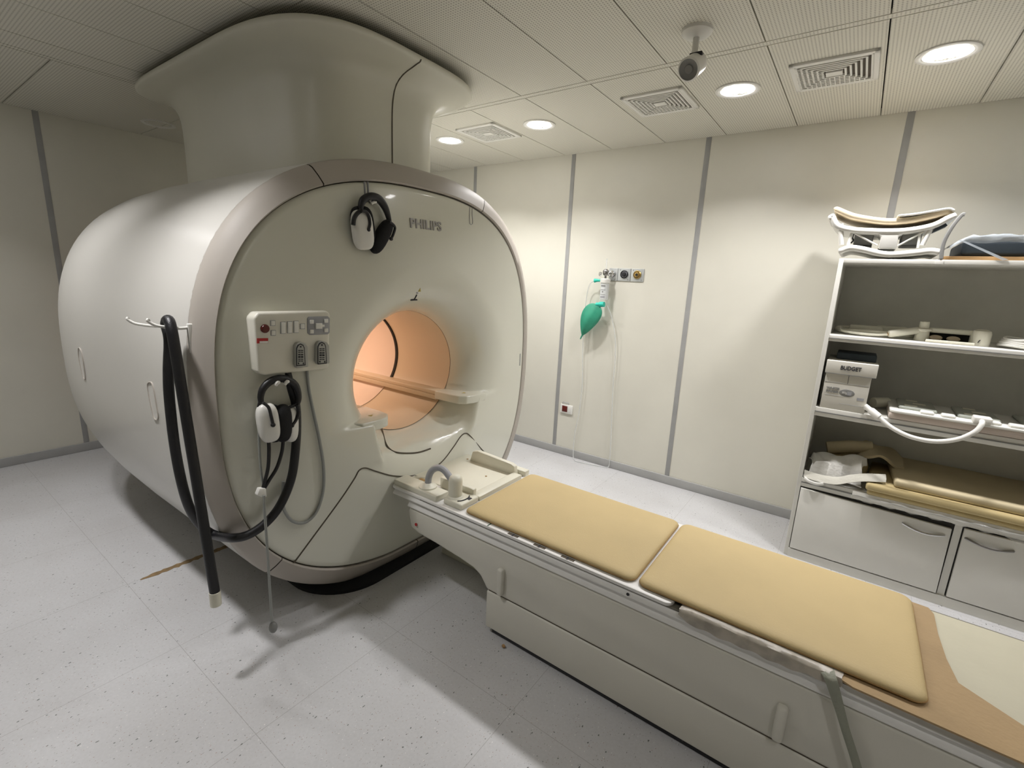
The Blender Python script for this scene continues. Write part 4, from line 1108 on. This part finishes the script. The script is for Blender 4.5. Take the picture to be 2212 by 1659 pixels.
# crumpled white cloth
rows = []
for i in range(34):
    r = []
    for j in range(22):
        u, v = i / 33, j / 21
        x = -.088 + .263 * u + .012 * math.sin(v * 9 + u * 3)
        y = 3.215 + .20 * v + .010 * math.sin(u * 11)
        z = .575 + .110 * math.sin(PI * min(1, v * .9 + .1)) * (.62 + .38 * u) + .012 * abs(math.sin(u * 7 + v * 5)) + .006 * math.sin(u * 11 - v * 15)
        if v < .06: z = .545
        if u < .04 or u > .97: z = z * .75 + .535 * .25
        r.append(Vector((x, y, max(.530, z))))
    rows.append(r)
cloth = MB().grid(rows, thick=.006).build('crumpled_cloth', M_CLOTH); tag(cloth, 'crumpled white cloth bundle at the left end of the lower shelf', 'cloth')
M_STRAPW = mat('strap_offwhite', (.50, .485, .42), rough=.85, bump=.2, bscale=80)
st_ = spline([Vector(p) for p in ((-.103, 3.20, .526), (-.02, 3.185, .523), (.06, 3.18, .533), (.12, 3.175, .565), (.18, 3.17, .592), (.24, 3.185, .602), (.275, 3.20, .606))])
rows = [[p + Vector((0, -.002, -.002)), p + Vector((0, .012, .011)), p + Vector((-.003, .026, .024)), p + Vector((-.005, .038, .030))] for p in st_]
o = MB().grid(rows, thick=.003).build('white_strap', M_STRAPW); tag(o, 'white fabric strap trailing from the cloth across the yellow mats', 'strap')
rows = [[Vector((x, 3.192 - .006 * math.sin(PI * (x + .10) / .13), z)) for z in (.5225, .505, .492)] for x in [-.095 + .01 * i for i in range(13)]]
o = MB().tube([(-.098, 3.195, .522), (-.07, 3.178, .512), (-.03, 3.176, .509), (.0, 3.186, .519), (-.035, 3.197, .524)], .005, n=8, flat=2.0).build('loose_cord', M_WHITE, cloth)
rows = []
for i in range(40):
    x = .14 + i * .029
    rows.append([Vector((x, 3.185 + .004 * math.sin(i), .5215)), Vector((x, 3.165 + .004 * math.sin(i * 1.7), .522)), Vector((x, 3.150 + .003 * math.sin(i * 2.3), .505 + .003 * math.sin(i * 1.1))), Vector((x, 3.153, .480 - (.02 if i > 22 else 0) + .006 * math.sin(i * 1.9)))])
o = MB().grid(rows).build('shelf_film', mat('clear_film', (.75, .74, .68), rough=.12, alpha=.35, bump=.6, bscale=25)); tag(o, 'clear plastic film under the yellow mats, drooping over the shelf edge', 'plastic film')

# ------------------------------------------------------------------ wall fittings
WY = 3.76
gp = empty('gas_outlet_panel', (-1.56, WY, 1.68), 'grey medical gas outlet plate with two round sockets on the back wall', 'gas outlet')
M_PLATE = mat('outlet_plate', (.50, .52, .51), rough=.35, metal=.3)
for x0, x1 in ((-1.735, -1.655), (-1.655, -1.545), (-1.542, -1.432)):
    MB().box(x0, x1 - .002, WY - .008, WY, 1.627, 1.728, bev=.002).build('outlet_plate', M_PLATE, gp)
for x, m1, m2 in ((-1.598, M_BLACK, M_GREY), (-1.487, M_BRASS, M_PIPE)):
    s_ = MB().lathe([(.033, 0), (.033, .010), (.027, .014), (.024, .008), (.020, .008), (.019, .018), (.010, .020), (.009, .010), (0, .010)], (x, WY - .006, 1.681), axis=(0, -1, 0), n=28).build('gas_socket', m1, gp)
    MB().lathe([(.024, .0), (.024, .0095), (.020, .0095)], (x, WY - .006, 1.681), axis=(0, -1, 0), n=28).build('socket_ring', m2, s_)
    MB().lathe([(.011, .0), (.011, .0225), (0, .0225)], (x, WY - .006, 1.681), axis=(0, -1, 0), n=20).build('socket_core', M_BLACK, s_)
for x, z in ((-1.635, 1.715), (-1.565, 1.640), (-1.525, 1.715), (-1.45, 1.640), (-1.675, 1.640)):
    MB().lathe([(.004, 0), (.004, .002), (0, .002)], (x, WY - .008, z), axis=(0, -1, 0), n=10).build('screw', M_MIDG, gp)
fm = empty('flowmeter', (-1.74, WY - .05, 1.66), 'small chrome oxygen flowmeter plugged in left of the gas outlet plate', 'flowmeter')
MB().tube([(-1.735, WY - .065, 1.665), (-1.738, WY - .065, 1.80)], .006, n=12, smooth=False).build('flow_tube', M_CLEAR, fm)
MB().lathe([(.026, 0), (.028, .02), (.020, .030), (.020, .05), (.012, .055), (.012, .07)], (-1.700, WY - .006, 1.683), axis=(-.25, -1, 0), n=20).build('plug', M_CHROME, fm)
MB().ball((-1.737, WY - .066, 1.690), 1, sc=(.024, .022, .028), power=.8, seg=16).tube([(-1.737, WY - .066, 1.67), (-1.737, WY - .066, 1.63)], .009, n=10, smooth=False).build('valve_body', M_STEEL, fm)
MB().lathe([(.016, 0), (.018, .006), (.016, .016), (0, .017)], (-1.768, WY - .085, 1.676), axis=(-.6, -.7, 0), n=14).build('valve_knob', M_CHROME, fm)
hb_ = empty('humidifier_bottle', (-1.735, WY - .066, 1.46), 'clear humidifier bottle with white cap and printed label below the flowmeter', 'bottle')
MB().lathe([(.030, 0), (.034, .004), (.034, .155), (.030, .160)], (-1.735, WY - .066, 1.462), n=28).build('bottle', M_CLEAR, hb_)
MB().lathe([(.041, 0), (.042, .003), (.042, .030), (.036, .034), (.010, .036), (0, .036)], (-1.735, WY - .066, 1.606), n=28).build('cap', M_WHITE, hb_)
M_LBL = mat('bottle_label', (.62, .64, .63), rough=.5)
lb_ = MB().lathe([(.0348, 0), (.0348, .125)], (-1.735, WY - .066, 1.474), n=28, caps=False).build('label', M_LBL, hb_)
for z0, h_, wd in ((1.575, .012, 1.1), (1.548, .003, 1.25), (1.528, .010, .35), (1.510, .003, 1.25), (1.483, .016, 1.2)):
    rows = [[Vector((-1.735 + .0354 * math.sin(t), WY - .066 - .0354 * math.cos(t), z)) for t in [(-wd / 2 + wd * i / 8) for i in range(9)]] for z in (z0, z0 + h_)]
    MB().grid(rows, thick=.0003).build('label_print', M_GREY if h_ > .012 else M_MIDG, lb_)
MB().tube([(-1.775, WY - .07, 1.622), (-1.805, WY - .072, 1.623), (-1.83, WY - .07, 1.620)], lambda t: .009 + .008 * t, n=12).build('outlet_nozzle', M_TEAL, hb_)
bg = empty('breathing_bag', (-1.80, WY - .07, 1.42), 'green rubber breathing bag hanging with a teal connector below the bottle', 'breathing bag')
MB().lathe([(.012, 0), (.016, .002), (.016, .03), (.022, .034), (.022, .075), (0, .076)], (-1.795, WY - .08, 1.425), axis=(1, 0, .08), n=18).build('connector', M_TEAL, bg)
# leaf shaped bag
rows = []
A0, A1 = Vector((-1.775, WY - .085, 1.425)), Vector((-1.905, WY - .075, 1.150))
ax2 = (A1 - A0); Lb = ax2.length; dn = ax2.normalized(); sd = Vector((dn.z, 0, -dn.x)).normalized()
for i in range(33):
    t = i / 32
    wd = .088 * (math.sin(PI * min(1, (t ** .62))) ** .75) if 0 < t < 1 else .004
    wd = max(wd, .004 if t > .5 else .014)
    dp = .030 * math.sin(PI * t) + .004
    c_ = A0 + dn * Lb * t + sd * (.012 * math.sin(PI * t))
    rows.append([c_ + sd * wd * math.cos(a_) + Vector((0, -1, 0)) * dp * math.sin(a_) * (1 + .12 * math.sin(5 * a_)) for a_ in [2 * PI * q / 24 for q in range(24)]])
MB().grid(rows, closed_u=True).build('bag', M_GREEN, bg, angle=80)
MB().tube([A1 - dn * .01, A1 + dn * .035], lambda t: .008 - .003 * t, n=8, smooth=False).build('bag_neck', M_GREEN, bg)
o = MB().tube([(-1.83, WY - .07, 1.62), (-1.88, WY - .06, 1.58), (-1.905, WY - .05, 1.45), (-1.915, WY - .035, 1.20), (-1.905, WY - .03, .95), (-1.89, WY - .025, .70), (-1.90, WY - .025, .45), (-1.925, WY - .025, .25), (-1.925, WY - .03, .06), (-1.905, WY - .05, .007),
               (-1.86, WY - .085, .006), (-1.75, WY - .070, .006), (-1.66, WY - .050, .006), (-1.58, WY - .030, .008), (-1.565, WY - .022, .05), (-1.57, WY - .022, .25), (-1.585, WY - .022, .50), (-1.60, WY - .024, .80), (-1.60, WY - .024, .95), (-1.615, WY - .03, 1.15), (-1.66, WY - .045, 1.33), (-1.70, WY - .062, 1.42)],
              .0042, n=8).build('oxygen_tube', M_TUBE)
tag(o, 'thin clear oxygen tube hanging down the wall to the floor below the bottle', 'tube')
sk = empty('wall_socket', (-2.04, WY, .45), 'white wall socket with a dark red switch above the baseboard', 'socket')
MB().box(-2.105, -1.978, WY - .012, WY, .405, .488, bev=.004).build('face_plate', M_WHITE, sk)
MB().box(-2.085, -2.030, WY - .016, WY - .010, .420, .476, bev=.003).build('red_switch', M_DRED, sk)
MB().box(-2.027, -1.990, WY - .014, WY - .010, .420, .476, bev=.003).build('blank_insert', M_WHITE, sk)
MB().tube([(-2.085, WY - .008, .492), (-2.083, WY - .010, .508), (-2.022, WY - .010, .506), (-2.020, WY - .008, .492)], .0035, n=8, smooth=False).build('cable_clip', M_GREY, sk)
